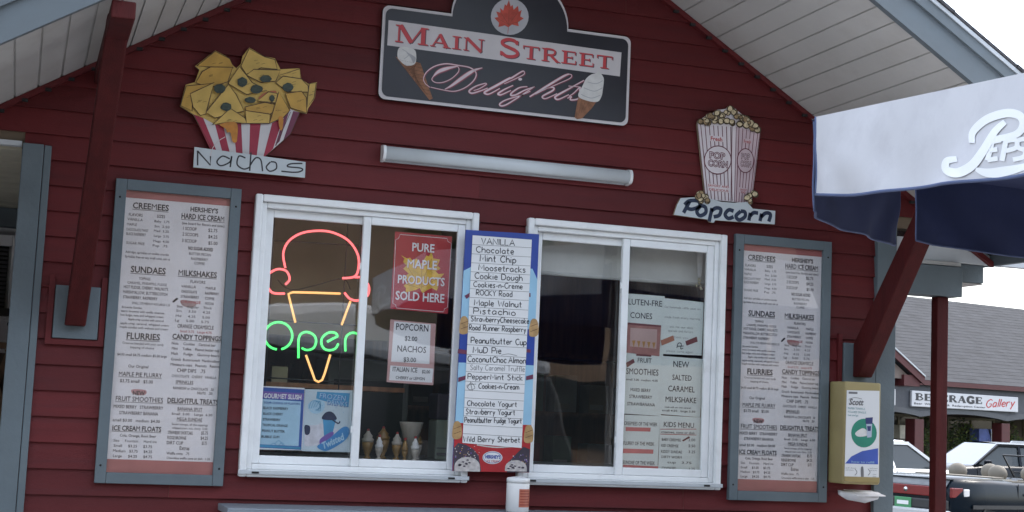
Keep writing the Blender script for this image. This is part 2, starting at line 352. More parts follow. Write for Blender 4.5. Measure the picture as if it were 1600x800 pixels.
# ================================================================== the snack stand
BX, APEX, SL = 1.957, 4.035, .61              # gable centre, soffit height at the centre, roof slope
XL, XR, ZP = -.04, 3.96, 2.612                # wall corners and the underside of the gable wall beyond them
XLO, XRO, YF, YB = -1.75, 4.52, -1.15, 3.3
WZ0, WZ1 = 1.319, 2.486
WINS = ((.886, 1.860), (2.087, 3.061))
def zs(x): return APEX-SL*abs(x-BX)
stand = thing('snack_stand', (BX, 1.5, 0), 'dark red clapboard snack stand with grey trim and a broad white-soffited gable', 'snack bar')
# clapboards
b = MB(); N = 40; e = .102; z = .105
inner = mat('inner_wall', (.16, .12, .08), .8, var=.25, scale=2)
while z < APEX:
    z1 = z+e; lip = .013
    def zc(x): return min(z1, zs(x))
    if z < ZP-.02: spans = [(XL, XR)]
    else: spans = [(-.9, 4.8)]
    for w0, w1 in WINS:
        ns = []
        for a, c in spans:
            if z1 > WZ0+.03 and z < WZ1-.04 and a < w0 and c > w1: ns += [(a, w0+.02), (w1-.02, c)]
            else: ns.append((a, c))
        spans = ns
    # boards butt together here and there along each course
    cut = []
    for a, c in spans:
        j = [a]+sorted(q for q in (random.uniform(-.5, 1.3), random.uniform(1.6, 4.2)) if a+.3 < q < c-.3)+[c]
        cut += [(j[i]+(.0012 if i else 0), j[i+1]) for i in range(len(j)-1)]
    for a, c in cut:
        xa, xb = a, c; sm_ = random.choice(SIDINGS)
        lim = BX-(APEX-z)/SL, BX+(APEX-z)/SL
        xa, xb = max(xa, lim[0]), min(xb, lim[1])
        if xb-xa < .02: continue
        top = [(x, zc(x)) for x in sorted({xa, xb, *[q for q in (BX-(APEX-z1)/SL, BX+(APEX-z1)/SL) if xa < q < xb], *([BX] if zs(BX) < z1 and xa < BX < xb else [])})]
        fr = [(xa, -lip, z), (xb, -lip, z)] + [(x, -lip*(1-(q-z)/e)-.0005, q) for x, q in reversed(top) if q > z+1e-5]
        b.add(fr, [tuple(range(len(fr)))], sm_)
        b.add([(xa, 0, z), (xb, 0, z), (xb, -lip, z), (xa, -lip, z)], [(0, 1, 2, 3)], sm_)
    z = z1
b.build('siding', stand)
# wall core with the window holes, side and back walls, floor, ceiling
b = MB(); x0 = XL
for w0, w1 in WINS: b.box(x0, w0+.02, .004, .1, 0, 2.6, inner); b.box(w0+.02, w1-.02, .004, .1, 0, WZ0+.02, inner); b.box(w0+.02, w1-.02, .004, .1, WZ1-.02, 2.6, inner); x0 = w1-.02
b.box(x0, XR, .004, .1, 0, 2.6, inner); b.build('wall', stand)
for y_ in (.004, 3.15): b = MB(); b.prism([(-.386, y_, 2.662), (4.30, y_, 2.662), (BX, y_, APEX)], (0, .04, 0), inner); b.build('gable_wall', stand)
b = MB(); b.box(-.40, 4.31, .004, .09, 2.6005, 2.6115, inner); b.box(-.40, 4.31, .004, .05, 2.6120, 2.6615, inner); b.build('wall_plate', stand)
b = MB(); b.box(XL, XL+.1, .102, 3.2, 0, 2.6, siding_red); b.box(XR-.1, XR, .102, 3.2, 0, 2.6, siding_red); b.box(XL+.1, XR-.1, 3.1, 3.2, 0, 2.6, siding_red); b.build('outer_wall', stand)
wood = mat('wood_panel', (.22, .10, .045), .6, var=.3, scale=4, stretch=(8, 8, .6))
b = MB(); b.box(XL+.102, XR-.102, 3.05, 3.098, 0, 2.598, wood); b.box(XL+.102, XL+.13, .11, 3.04, 0, 2.598, wood); b.box(XR-.13, XR-.102, .11, 3.04, 0, 2.598, wood); b.build('wood_panelling', stand)
b = MB(); b.box(-1.6, XR, .11, 3.14, 2.612, 2.66, soffit_mat); b.build('ceiling', stand)
b = MB(); b.box(XL+.102, XR-.102, .102, 3.04, .01, .12, mat('floor_tile', (.2, .16, .12), .6)); b.build('floor', stand)
# soffit strips of the two roof slopes
for sgn, xe in ((-1, XLO), (1, XRO)):
    b = MB(); n = int(abs(xe-BX)/.0855)
    for i in range(n):
        xa, xb = BX+sgn*i*.0855, BX+sgn*(i+1)*.0855
        for q0, q1, up in ((xa, xb-sgn*.0075, 0), (xb-sgn*.0075, xb, .007)):
            p = [(q0, YF, zs(q0)+up), (q1, YF, zs(q1)+up), (q1, 0.0, zs(q1)+up), (q0, 0.0, zs(q0)+up)]
            if sgn < 0: p = p[::-1]
            b.add(p, [(3, 2, 1, 0)], soffit_mat)
        q = xb-sgn*.0075
        for q in (xb-sgn*.0075, xb): b.add([(q, YF, zs(q)), (q, 0, zs(q)), (q, 0, zs(q)+.007), (q, YF, zs(q)+.007)], [(0, 1, 2, 3)], soffit_mat)
    b.build('soffit', stand)
    # roof slab
    b = MB(); t0, t1 = .03, .17
    x_in = BX
    v = [(x_in, YF-.02, zs(x_in)+t0), (xe, YF-.02, zs(xe)+t0), (xe, YF-.02, zs(xe)+t1), (x_in, YF-.02, zs(x_in)+t1)]
    b.prism([v[i] for i in ((0, 1, 2, 3) if sgn > 0 else (1, 0, 3, 2))], (0, YB-YF+.02, 0), shingle_dark)
    # shingle edge, slightly ragged
    k = 0; L_ = abs(xe-BX)
    while k < L_:
        a, c = BX+sgn*k, BX+sgn*min(L_, k+.3); d = random.uniform(0, .012)
        p = [(a, YF-.05-d, zs(a)+t1+.002), (c, YF-.05-d, zs(c)+t1+.002), (c, YF-.05-d, zs(c)+t1+.016), (a, YF-.05-d, zs(a)+t1+.016)]
        b.prism(p if sgn > 0 else [p[1], p[0], p[3], p[2]], (0, .3, 0), shingle_dark); k += .3
    b.build('roof', stand)
    # rake boards
    b = MB(); 
    def rb(y0, y1, za, zb, m):
        p = [(BX, y0, zs(BX)+za), (xe, y0, zs(xe)+za), (xe, y0, zs(xe)+zb), (BX, y0, zs(BX)+zb)]
        b.prism(p if sgn > 0 else [p[1], p[0], p[3], p[2]], (0, y1-y0, 0), m)
    rb(YF-.028, YF+.004, -.024, .118, fascia_blue); o = b.build('rake_board', stand, bevel=.003)
    b = MB(); rb(YF-.044, YF-.03, .100, .165, fascia_blue); b.build('rake_board', stand, bevel=.003)
    b = MB(); rb(YF-.052, YF-.046, .150, .168, drip_white); b.build('drip_edge', stand)
    b = MB(); rb(-.034, -.006, -.028, -.002, siding_red)
    for i in range(0, 40, 1):
        x = BX+sgn*(i+.5)*.0855
        if abs(x-BX) < abs(xe-BX)-.1: b.box(x-.012, x+.012, -.036, -.02, zs(x)-.036, zs(x)-.024, hole_dark)
    b.build('wall_moulding', stand)
    # eave board along the low edge
    b = MB(); b.box(*sorted((xe, xe+sgn*.03)), YF, YB, zs(xe)-.02, zs(xe)+.14, fascia_blue); b.build('eave_board', stand)
# corner boards (two boards meeting: a dark joint shows on the left one)
b = MB(); b.box(-.047, .034, -.034, .06, .12, ZP-.004, trim_grey); b.box(.036, .064, -.03, .02, .12, ZP-.006, trim_grey); b.build('corner_board', stand, bevel=.003)
b = MB(); b.box(3.862, 3.968, -.034, .06, .12, ZP, trim_grey); b.build('corner_board', stand, bevel=.003)
# right side porch: beam and post, eave box
b = MB(); b.box(3.97, 4.343, -.03, .09, 2.283, 2.43, trim_grey); b.build('porch_beam', stand, bevel=.003)
b = MB(); b.box(4.222, 4.286, 0, .052, .004, 2.281, beam_red); b.build('porch_post', stand, bevel=.004)
b = MB(); b.box(4.35, 4.50, .02, .6, 2.365, 2.452, trim_grey); b.box(4.345, 4.505, .03, .59, 2.358, 2.364, soffit_mat); b.build('eave_return', stand, bevel=.002)
b = MB(); b.box(3.97, 5.6, .0, .04, 2.455, 2.56, vinyl_track); b.build('porch_header', stand, bevel=.003)
b = MB(); b.box(3.97, 4.34, -.02, .3, 2.434, 2.452, soffit_mat); b.build('porch_soffit', stand)
# left side porch: ceiling edge, back wall with a blind-filled window
b = MB()
for i in range(12): b.box(-1.6, -.05, .05+i*.17, .05+i*.17+.162, 2.588, 2.608, mat('porch_ceiling', (.46, .44, .34), .7, var=.1))
b.build('porch_ceiling', stand)
b = MB(); b.box(-.9, -.05, -.016, .02, 2.596, 2.616, vinyl_track); b.build('porch_trim', stand)
b = MB()
for i in range(27): b.prism([(-1.6, 2.14, .1+i*.1), (-.045, 2.14, .1+i*.1), (-.045, 2.155, .2+i*.1), (-1.6, 2.155, .2+i*.1)], (0, .03, 0), mat('white_siding', (.78, .79, .78), .6))
b.box(-1.6, -.046, 2.02, 2.137, 2.49, 2.585, trim_grey)
b.build('porch_wall', stand)
w = MB(); w.box(-.075, -.052, 2.09, 2.139, 2.0, 2.45, vinyl_white); w.box(-.6, -.52, 2.09, 2.139, 2.0, 2.45, vinyl_white); w.box(-.519, -.076, 2.09, 2.139, 2.39, 2.45, vinyl_white); w.box(-.519, -.076, 2.09, 2.139, 2.0, 2.04, vinyl_white)
wo = w.build('porch_window', stand, bevel=.003)
b = MB(); b.box(-.519, -.09, 2.12, 2.135, 2.04, 2.39, hole_dark)
for i in range(15): b.box(-.517, -.092, 2.098, 2.112, 2.05+i*.0225, 2.062+i*.0225, mat('blind_dark', (.05, .05, .055), .5))
b.build('blind', wo)
# braces with their plates
def brace(xc, zf):
    b = MB(); b.box(xc-.086, xc+.086, -.033, -.008, zf-.13, zf+.08, trim_grey)
    pl = b.build('brace_plate', stand, bevel=.003)
    b = MB(); o_, i_ = .112, .09
    for x0, x1, z0, z1 in ((xc-o_, xc-i_, zf-.155, zf+.12), (xc+i_, xc+o_, zf-.155, zf+.12), (xc-i_, xc+i_, zf-.155, zf-.133)): b.box(x0, x1, -.024, -.004, z0, z1, siding_red)
    b.build('plate_frame', pl)
    b = MB(); zt = zs(xc)-.012; d = (zt-zf)/1.22; lean = .04 if xc < BX else .0
    hw = .040
    # foot cut plumb, brace rising outward at 52 degrees
    vs = [(-.034, zf-.08), (-.034, zf+.075), (-d, zt), (-d-.092, zt), (-.078, zf-.08)]
    P = [(xc-hw+lean*(z-zf)/(zt-zf), y, z) for y, z in vs]; Q = [(xc+hw+lean*(z-zf)/(zt-zf), y, z) for y, z in vs]
    n = len(P); b.add(P+Q, [tuple(range(n)), tuple(range(2*n-1, n-1, -1))]+[(i, i+n, (i+1) % n+n, (i+1) % n) for i in range(n)], beam_red)
    b.build('brace', stand, bevel=.006)
    b = MB(); zb = zs(xc+(hw if xc > BX else -hw)); b.box(xc-hw+lean, xc+hw+lean, YF+.006, -.02, zb-.065, zb-.004, beam_red); b.build('lookout_beam', stand, bevel=.005)
brace(.206, 1.972); brace(3.776, 1.945)
# windows: casing, track, sashes, panes
def window(w0, w1):
    def ring(b, a, c, z0, z1, t, y0, y1, m): b.box(a, a+t, y0, y1, z0, z1, m); b.box(c-t, c, y0, y1, z0, z1, m); b.box(a+t, c-t, y0, y1, z1-t, z1, m); b.box(a+t, c-t, y0, y1, z0, z0+t, m)
    b = MB(); ring(b, w0, w1, WZ0, WZ1, .030, -.042, .002, vinyl_white); w = b.build('window', stand, bevel=.006)
    b = MB(); ring(b, w0+.0305, w1-.0305, WZ0+.0305, WZ1-.0305, .022, -.020, .06, vinyl_white); b.build('frame', w, bevel=.004)
    b = MB(); b.box(w0-.004, w1+.004, -.052, -.043, WZ0+.012, WZ0+.028, vinyl_track)
    for q in (w0+.05, w1-.09): b.box(q, q+.03, -.0545, -.0525, WZ0+.015, WZ0+.023, hole_dark)
    b.build('sill', w, bevel=.002)
    xm = (w0+w1)/2; s0, s1 = WZ0+.053, WZ1-.053
    b = MB(); ring(b, w0+.053, xm+.02, s0, s1, .034, .012, .034, vinyl_white); sa = b.build('sash', w, bevel=.004)
    b = MB(); b.box(w0+.088, xm-.016, .022, .025, s0+.034, s1-.034, glass_m); b.build('pane', w)
    b = MB(); ring(b, xm-.02, w1-.053, s0, s1, .034, -.012, .010, vinyl_white); sb = b.build('sash', w, bevel=.004)
    b = MB(); b.box(xm+.016, w1-.088, -.002, .001, s0+.034, s1-.034, glass_m); b.build('pane', w)
    for zc in (s0+.12, s1-.25):
        b = MB(); b.box(xm-.021, xm-.009, .000, .011, zc, zc+.075, vinyl_track); b.box(xm-.026, xm-.012, -.008, .0, zc+.02, zc+.05, vinyl_white); b.build('latch', w, bevel=.003)
for w0, w1 in WINS: window(w0, w1)
# serving counter
steel_grey = mat('counter_grey', (.20, .235, .27), .45, var=.12, scale=3, dirt=(.3, .32, .33, .4), dscale=6)
ct = thing('serving_counter', (2, -.15, 1.21), 'grey wall-mounted serving counter below the two white windows', 'counter')
b = MB(); b.box(.813, 3.3, -.30, -.016, 1.182, 1.21, steel_grey); b.build('counter_top', ct, bevel=.004)
b = MB(); b.box(.83, 3.28, -.285, -.26, 1.07, 1.18, steel_grey); b.build('apron', ct)
for x in (.95, 2.05, 3.15): b = MB(); b.beam((x, -.02, .85), (x, -.25, 1.07), .05, .04, steel_grey); b.build('bracket', ct)

# ================================================================== signs on the gable wall
def Z(sc, ox, oy): return lambda *p: [(ox+p[i]/sc, oy+p[i+1]/sc) for i in range(0, len(p), 2)]
def wslab(b, pts, y0, y1, m, md=None):                   # pixel outline on plane y1 (front), extruded back to y0
    vs = [Wp(x, y, y1) for x, y in pts]
    A = sum((vs[i].x*vs[(i+1) % len(vs)].z-vs[(i+1) % len(vs)].x*vs[i].z) for i in range(len(vs)))
    if A < 0: vs.reverse()
    tri = geometry.tessellate_polygon([[Vector((v.x, v.z, 0)) for v in vs]]); fs = []
    for t in tri:
        A_, B_, C_ = [vs[i] for i in t]
        fs.append(t if (B_.x-A_.x)*(C_.z-A_.z)-(B_.z-A_.z)*(C_.x-A_.x) > 0 else t[::-1])
    b.add(vs, fs, m); b.prism(vs, (0, y0-y1, 0), m, md, cap=False)
sign_dark = mat('sign_charcoal', (.017, .018, .027), .35, var=.3, scale=2, dirt=(.045, .04, .04, .5), dscale=1.5)
sign_white = mat('sign_white', (.60, .58, .59), .5, var=.06)
leaf_red = mat('leaf_red', (.50, .07, .045), .5, var=.25, scale=30)
letter_red = mat('letter_red', (.55, .055, .065), .5, var=.1)
pink = mat('script_pink', (.50, .16, .19), .5); pink_w = mat('script_white', (.72, .62, .66), .5)
cone_brown = mat('cone_brown', (.28, .13, .07), .7, var=.3, scale=40); cone_dark = mat('cone_dark', (.13, .06, .035), .7, var=.3, scale=60)
cream = mat('cream_white', (.66, .66, .64), .6, var=.08, scale=40); cream_sh = mat('cream_grey', (.40, .41, .43), .6, var=.1)
YS = -.034
sg = thing('shop_sign', (1.96, -.03, 3.15), 'arched charcoal shop sign with a maple leaf and two painted cones', 'sign')
def sign_outline(d):
    x0, x1, z0, z1 = 1.382+d, 2.546-d, 2.944+d, 3.358-d; r = .03; out = []
    for cx, cz, a0 in ((x0+r, z0+r, 180), (x1-r, z0+r, 270), (x1-r, z1-r, 0)):
        out += [(cx+r*math.cos(R(a0+i*15)), cz+r*math.sin(R(a0+i*15))) for i in range(7)]
    hw = .275-d*.4
    out += [(1.964+hw*math.cos(R(a)), z1+.235*math.sin(R(a))) for a in range(0, 181, 6)]
    out += [(x0+r+r*math.cos(R(90+i*15)), z1-r+r*math.sin(R(90+i*15))) for i in range(7)]
    return out
b = MB(); P = [Vector((x, YS+.002, z)) for x, z in sign_outline(0)]
def fillp(b, P, m):
    fs = []
    for t in geometry.tessellate_polygon([[Vector((v.x, v.z, 0)) for v in P]]):
        A, B, C_ = [P[i] for i in t]; fs.append(t if (B.x-A.x)*(C_.z-A.z)-(B.z-A.z)*(C_.x-A.x) > 0 else t[::-1])
    b.add(P, fs, m)
fillp(b, P, sign_white); b.prism(P, (0, .02, 0), sign_white, hole_dark, cap=False); b.build('backing_board', sg)
b = MB(YS); fillp(b, [Vector((x, YS, z)) for x, z in sign_outline(.013)], sign_dark); b.build('panel', sg)
q = Z(3.902, 580, 0)
b = MB(YS); b.poly(q(106, 122, 1526, 320, 1516, 466, 98, 276), sign_white, 1)
for dx, m, k in ((1.5, mat('letter_shadow', (.09, .05, .07), .5), 2), (0, letter_red, 3)):
    b.text('Main', 617+dx, 65+dx*.8, 27, m, k, w=143, font='s', weight=.125); b.text('Street', 780+dx, 86.5+dx*.8, 27, m, k, w=181, font='s', weight=.125)
b.build('name_band', sg)
b = MB(YS); qd = Z(10, 655, 90); qr = Z(7.62, 780, 90)
SCR = [(qd(170, 465, 95, 405, 68, 325, 120, 220, 250, 132, 420, 96, 600, 120, 780, 152, 878, 220, 884, 300, 820, 392, 700, 478, 560, 524, 420, 514, 180, 462), 1.3, 1.9), (qd(600, 135, 440, 168, 300, 220, 215, 300), 1.2, 6.4), (qd(215, 300, 198, 345, 255, 388, 370, 386, 500, 330, 600, 240, 622, 180, 600, 135), 1.3, 1.3), (qd(985, 160, 880, 190, 780, 243, 640, 340, 500, 440, 400, 495), 1.1, 6.2),
 (qd(1040, 398, 900, 440, 800, 500, 782, 535, 830, 556, 950, 522, 1070, 475), 1.6, 3.0), (qd(1040, 398, 1046, 420, 940, 485, 850, 515), 1.4, 1.4),
 (qr(300, 168, 270, 165, 150, 240, 0, 322)[:-1]+qd(1400, 330, 1200, 440, 1035, 530, 1030, 562, 1100, 566, 1260, 480), 1.6, 3.8), (qr(300, 168, 290, 202, 180, 258, 60, 312), 1.3, 1.3),
 (qr(165, 330, 60, 380, -10, 425, -5, 440, 30, 440, 140, 390), 1.6, 3.2), (qr(335, 345, 240, 358, 150, 418, 142, 450, 200, 442, 300, 390, 410, 350), 1.6, 3.0), (qr(420, 345, 320, 410, 200, 490, 80, 562, 18, 574, 10, 546, 90, 500, 250, 452, 370, 400), 1.5, 2.4),
 (qr(362, 466, 560, 345, 760, 225, 830, 195), 2.4, 3.8), (qr(830, 195, 862, 208, 840, 248, 700, 312, 560, 372), 1.3, 1.3), (qr(430, 436, 560, 370, 640, 354, 642, 388, 530, 450, 514, 476, 560, 486, 690, 428), 1.5, 2.8),
 (qr(1010, 270, 850, 360, 685, 452, 668, 484, 710, 496, 830, 440), 1.6, 3.4), (qr(825, 338, 960, 350), 1.2, 1.6), (qr(812, 484, 860, 464, 846, 502, 930, 494, 978, 445, 958, 395, 962, 352, 890, 420, 830, 462), 1.5, 2.6)]
pink_d = mat('script_maroon', (.17, .035, .06), .5)
for P_, e_, m_ in SCR: b.stroke([(x+1.3, y+.9) for x, y in P_], 1, pink_d, 2, ws=(e_+.3, m_+.4))
for P_, e_, m_ in SCR: b.stroke(P_, 1, pink, 3, ws=(e_+.25, m_+.5)); b.stroke(P_, 1, pink_w, 4, ws=(e_*.62, m_*.74))
b.ell(780+250/7.62, 90+258/7.62, 3, 2.1, pink_w, 4)
b.build('script_lettering', sg)
b = MB(YS); b.ell(796.5, 26, 29.5, 28.5, mat('emblem_grey', (.46, .47, .50), .5), 4)
b.poly(q(840, 0, 850, 40, 862, 30, 868, 60, 895, 35, 900, 72, 918, 60, 908, 100, 930, 112, 895, 135, 900, 160, 858, 150, 838, 165, 832, 165, 815, 155, 775, 165, 780, 140, 750, 108, 775, 104, 762, 70, 790, 78, 785, 48, 805, 65, 815, 25, 825, 35), leaf_red, 5)
b.stroke(q(838, 160, 832, 205), .7, leaf_red, 6)
for e_ in ((838, 150, 842, 15), (838, 150, 890, 80), (838, 150, 785, 70), (838, 150, 905, 130), (838, 150, 765, 110)): b.stroke(q(*e_), .45, cone_dark, 6)
b.build('maple_leaf_emblem', sg)
b = MB(YS); b.poly(q(148, 345, 300, 385, 375, 600, 355, 610), cone_brown, 2)
for i in range(9): b.stroke(q(158+i*22, 362+i*26, 300+i*8, 392+i*23), .6, cone_dark, 3); b.stroke(q(290-i*16+i*8, 385+i*4, 200+i*18, 420+i*20), .5, cone_dark, 3)
b.poly(q(165, 300, 190, 285, 260, 300, 275, 340, 265, 390, 215, 400, 175, 370, 160, 345), cream, 3, smooth=True); b.poly(q(215, 320, 270, 350, 258, 385, 240, 350), cream_sh, 4, smooth=True); b.stroke(q(190, 300, 230, 330, 200, 360), 1, cream_sh, 4)
b.build('painted_cone', sg)
b = MB(YS); b.poly(q(1262, 590, 1372, 622, 1345, 660, 1285, 722, 1255, 727, 1240, 715), cone_brown, 4)
for i in range(4): b.stroke(q(1262+i*22, 600+i*8, 1250+i*14, 715-i*12), .4, cone_dark, 5)
b.poly(q(1262, 585, 1290, 520, 1310, 480, 1340, 455, 1372, 445, 1385, 432, 1415, 470, 1418, 500, 1412, 545, 1405, 585, 1380, 620, 1320, 615), cream, 5, smooth=True)
for st in ((1320, 500, 1370, 510, 1412, 492), (1296, 535, 1360, 556, 1410, 535), (1280, 575, 1340, 598, 1398, 580)): b.stroke(q(*st), 1.1, cream_sh, 6)
b.build('painted_cone', sg)

# nachos cut-out
n_ = Z(3.479, 270, 60); YN = -.030
chip = mat('chip_yellow', (.62, .42, .11), .6, var=.16, scale=14); chip2 = mat('chip_gold', (.54, .32, .065), .6, var=.18, scale=14); chip_line = mat('chip_outline', (.07, .04, .018), .6)
edge = mat('plywood_edge', (.30, .24, .16), .8); olive = mat('olive_green', (.028, .045, .035), .5, var=.4, scale=60); cheese = mat('cheese_orange', (.50, .20, .02), .4, var=.2, scale=30); stripe = mat('stripe_red', (.33, .02, .05), .5, var=.15)
stripe2 = mat('stripe_purple', (.16, .03, .07), .5)
ns = thing('nachos_sign', (.75, -.02, 2.9), 'painted plywood cut-out of nachos in a red striped tray', 'sign')
b = MB(YN); 
wslab(b, n_(40, 368, 70, 252, 120, 238, 145, 170, 122, 150, 230, 66, 290, 96, 330, 150, 345, 162, 370, 138, 380, 95, 415, 50, 500, 98, 555, 108, 585, 168, 690, 162, 698, 220, 735, 246, 784, 238, 772, 325, 735, 382, 728, 408, 690, 400, 640, 520, 490, 652, 225, 624, 112, 412), -.016, YN+.0005, chip, edge); b.build('chip_pile', ns)
b = MB(YN)
CH = [(565, 205, 690, 165, 696, 228), (130, 150, 230, 70, 310, 110, 330, 160, 200, 155), (370, 150, 415, 55, 500, 100, 555, 115, 568, 168, 480, 160, 400, 195), (742, 246, 780, 242, 768, 325, 730, 375, 735, 300), (125, 240, 160, 180, 205, 155, 325, 157, 300, 235, 200, 270), (400, 200, 440, 168, 585, 172, 560, 232, 480, 240),
 (560, 240, 600, 205, 700, 220, 736, 258, 735, 292, 620, 290), (42, 365, 73, 258, 215, 245, 110, 300, 105, 395), (300, 245, 362, 152, 432, 240, 512, 282, 400, 305), (95, 300, 225, 240, 200, 330, 180, 410, 150, 420, 110, 372), (612, 300, 700, 287, 727, 322, 727, 404, 640, 378), (180, 402, 302, 250, 345, 305, 388, 395, 230, 432),
 (460, 340, 520, 290, 570, 300, 560, 350), (395, 372, 500, 347, 592, 367, 530, 412, 400, 424), (215, 470, 312, 380, 392, 432, 402, 462, 300, 455), (395, 392, 530, 412, 525, 462, 400, 462), (525, 462, 577, 290, 637, 392, 600, 432)]
for i, c in enumerate(CH):
    p = n_(*c); b.poly(p, (chip, chip2)[i % 3 == 1], 3+i); b.stroke(p, 1.35, chip_line, 4+i, smooth=False, closed=True)
    cx, cy = sum(v[0] for v in p)/len(p), sum(v[1] for v in p)/len(p)
    for j in range(3):
        x, y = cx+random.uniform(-7, 7), cy+random.uniform(-4, 4); b.stroke([(x-3, y+.5), (x, y-.6), (x+3, y-1)], .4, chip_line, 4+i)
for x, y, rx, ry in ((378, 238, 29, 28), (505, 220, 33, 21), (455, 277, 36, 26), (625, 265, 33, 23), (255, 272, 36, 26), (290, 372, 31, 23), (420, 335, 31, 18), (540, 325, 15, 20)):
    (cx, cy), = n_(x, y); b.poly([(cx+math.cos(a*.52)*rx/3.479*random.uniform(.85, 1.1), cy+math.sin(a*.52)*ry/3.479*random.uniform(.85, 1.1)) for a in range(12)], olive, 22)
    for j in range(4): b.stroke([(cx-rx/5, cy+(j-1.5)*2), (cx, cy+(j-1.5)*2-.6), (cx+rx/4, cy+(j-1.5)*2-1.2)], .45, mat('olive_light', (.09, .12, .08), .5), 23)
_tc = b; b = MB(YN); b.poly(n_(112, 412, 165, 432, 232, 470, 400, 464, 530, 462, 600, 430, 640, 385, 690, 402, 640, 520, 490, 652, 225, 624), sign_white, 1)
for p in ((113, 413, 165, 432, 242, 622, 205, 605), (230, 470, 272, 466, 312, 630, 272, 628), (330, 463, 372, 462, 380, 640, 345, 636), (420, 464, 478, 464, 455, 648, 415, 642), (540, 460, 600, 432, 545, 600, 490, 652)): b.poly(n_(*p), stripe, 2)
for p in ((605, 428, 632, 400, 580, 560, 555, 585), (655, 395, 690, 402, 640, 520, 600, 555)): b.poly(n_(*p), stripe2, 2)
for p in ((112, 412, 225, 624), (690, 402, 640, 520, 490, 652), (560, 585, 640, 400)): b.stroke(n_(*p), .8, chip_line, 3, smooth=False)
b.build('striped_tray', ns)
b = _tc; b.poly(n_(255, 466, 345, 458, 350, 545, 342, 566, 325, 560, 312, 512, 296, 512, 285, 490), cheese, 24, smooth=True); b.poly(n_(575, 430, 600, 430, 596, 490, 582, 495), cheese, 24, smooth=True)
b.poly(n_(490, 300, 560, 285, 550, 335, 470, 335), mat('salsa', (.42, .12, .05), .5), 14, smooth=True); b.build('nacho_artwork', ns)
b = MB(-.046); board_blue = mat('board_pale', (.52, .57, .59), .55, var=.05)
wslab(b, n_(118, 590, 722, 672, 718, 757, 112, 700), -.031, -.046, board_blue, edge)
for st in ((135, 690, 135, 610), (135, 612, 205, 690, 205, 640)): b.stroke(n_(*st), 2.3, ink, 1, smooth=False)
for st in ((205, 640, 215, 600, 245, 560, 285, 535),): b.stroke(n_(*st), 1.0, mat('cord_pale', (.6, .5, .5), .5), 1)
for st in ((310, 655, 270, 640, 240, 670, 262, 692, 310, 672, 320, 640, 312, 700), (395, 650, 360, 640, 350, 685, 385, 710, 420, 700), (425, 620, 418, 720), (420, 690, 450, 650, 478, 660, 488, 722), (530, 672, 508, 700, 528, 722, 562, 708, 560, 676, 532, 670), (590, 722, 650, 728), (705, 680, 640, 682, 625, 697, 690, 704, 706, 714, 685, 726, 650, 728)): b.stroke(n_(*st), 2.3, ink, 1)
b.build('name_board', ns)

# popcorn cut-out
p_ = Z(4, 1040, 160); YP = -.030
pop_white = mat('pop_white', (.72, .67, .69), .5, var=.05); pop_pink = mat('pop_pink', (.56, .45, .48), .5); pop_line = mat('pop_line', (.13, .02, .04), .5); kern = mat('kernel_cream', (.58, .49, .31), .7, var=.35, scale=60); kern2 = mat('kernel_tan', (.30, .21, .11), .7, var=.3, scale=60); kern_dk = mat('kernel_outline', (.06, .04, .02), .7); navy = mat('letter_navy', (.012, .025, .06), .5)
ps = thing('popcorn_sign', (3.0, -.02, 2.95), 'cut-out sign of a striped popcorn box above the word Popcorn', 'sign')
b = MB(YP); wslab(b, p_(198, 140, 205, 112, 232, 98, 262, 78, 290, 72, 318, 48, 380, 40, 392, 25, 440, 42, 470, 70, 505, 85, 548, 130, 580, 160, 592, 186, 535, 640, 425, 622, 250, 605), -.016, YP+.0005, pop_white, edge)
b.poly(p_(440, 152, 592, 186, 532, 630, 428, 622), pop_pink, 1)
for i in range(8):
    t = (i+.6)/8; xa, xb = 203+t*215, 252+t*172; ya, yb = 136+t*18, 603+t*14
    b.stroke(p_(xa, ya, xb, yb), 1.25, pop_line, 2, smooth=False)
for i in range(6):
    t = (i+.6)/6; b.stroke(p_(445+t*142, 155+t*30, 432+t*98, 620+t*12), 1.1, pop_line, 2, smooth=False)
b.stroke(p_(416, 150, 408, 618), .8, pop_line, 3, smooth=False); b.stroke(p_(442, 152, 430, 620), .8, pop_line, 3, smooth=False); b.stroke(p_(200, 136, 250, 603), .8, pop_line, 3, smooth=False); b.stroke(p_(590, 186, 532, 630), .8, pop_line, 3, smooth=False)
for cx, cy, rx, ry, m in ((326, 360, 84, 88, pop_white), (499, 364, 51, 75, pop_pink)):
    (x, y), = p_(cx, cy); b.ell(x, y, rx/4, ry/4, m, 4); b.ring(x, y, rx/4, ry/4, 1.5, pop_line, 5)
b.wrect; b.poly(p_(272, 205, 362, 215, 362, 248, 272, 240), pop_white, 4); b.poly(p_(482, 222, 540, 232, 540, 258, 482, 250), pop_pink, 4)
b.poly(p_(262, 505, 400, 525, 398, 565, 262, 548), pop_white, 4); b.poly(p_(460, 530, 512, 540, 510, 572, 460, 562), pop_pink, 4)
for t, x, y, c, w_, bo in (('Fresh', 280, 236, 24, 76, .02), ('Fresh', 488, 252, 20, 46, .01), ('SAVORY AND', 265, 524, 14, 132, .01), ('DELICIOUS', 270, 549, 14, 124, .01), ('SAVORY', 464, 550, 12, 44, .0), ('AND', 470, 566, 12, 30, 0)):
    (px, py), = p_(x, y); b.text(t, px, py, c/4, ink_red, 6, w=w_/4, bold=bo)
for t, x, y, c, w_ in (('POP', 272, 346, 38, 98), ('CORN', 264, 396, 38, 126), ('POP', 472, 352, 34, 54), ('CORN', 468, 398, 34, 66)):
    (px, py), = p_(x, y); b.text(t, px, py, c/4, pop_line, 6, w=w_/4, bold=.07); b.text(t, px, py, c/4, pop_white, 7, w=w_/4, bold=-.01)
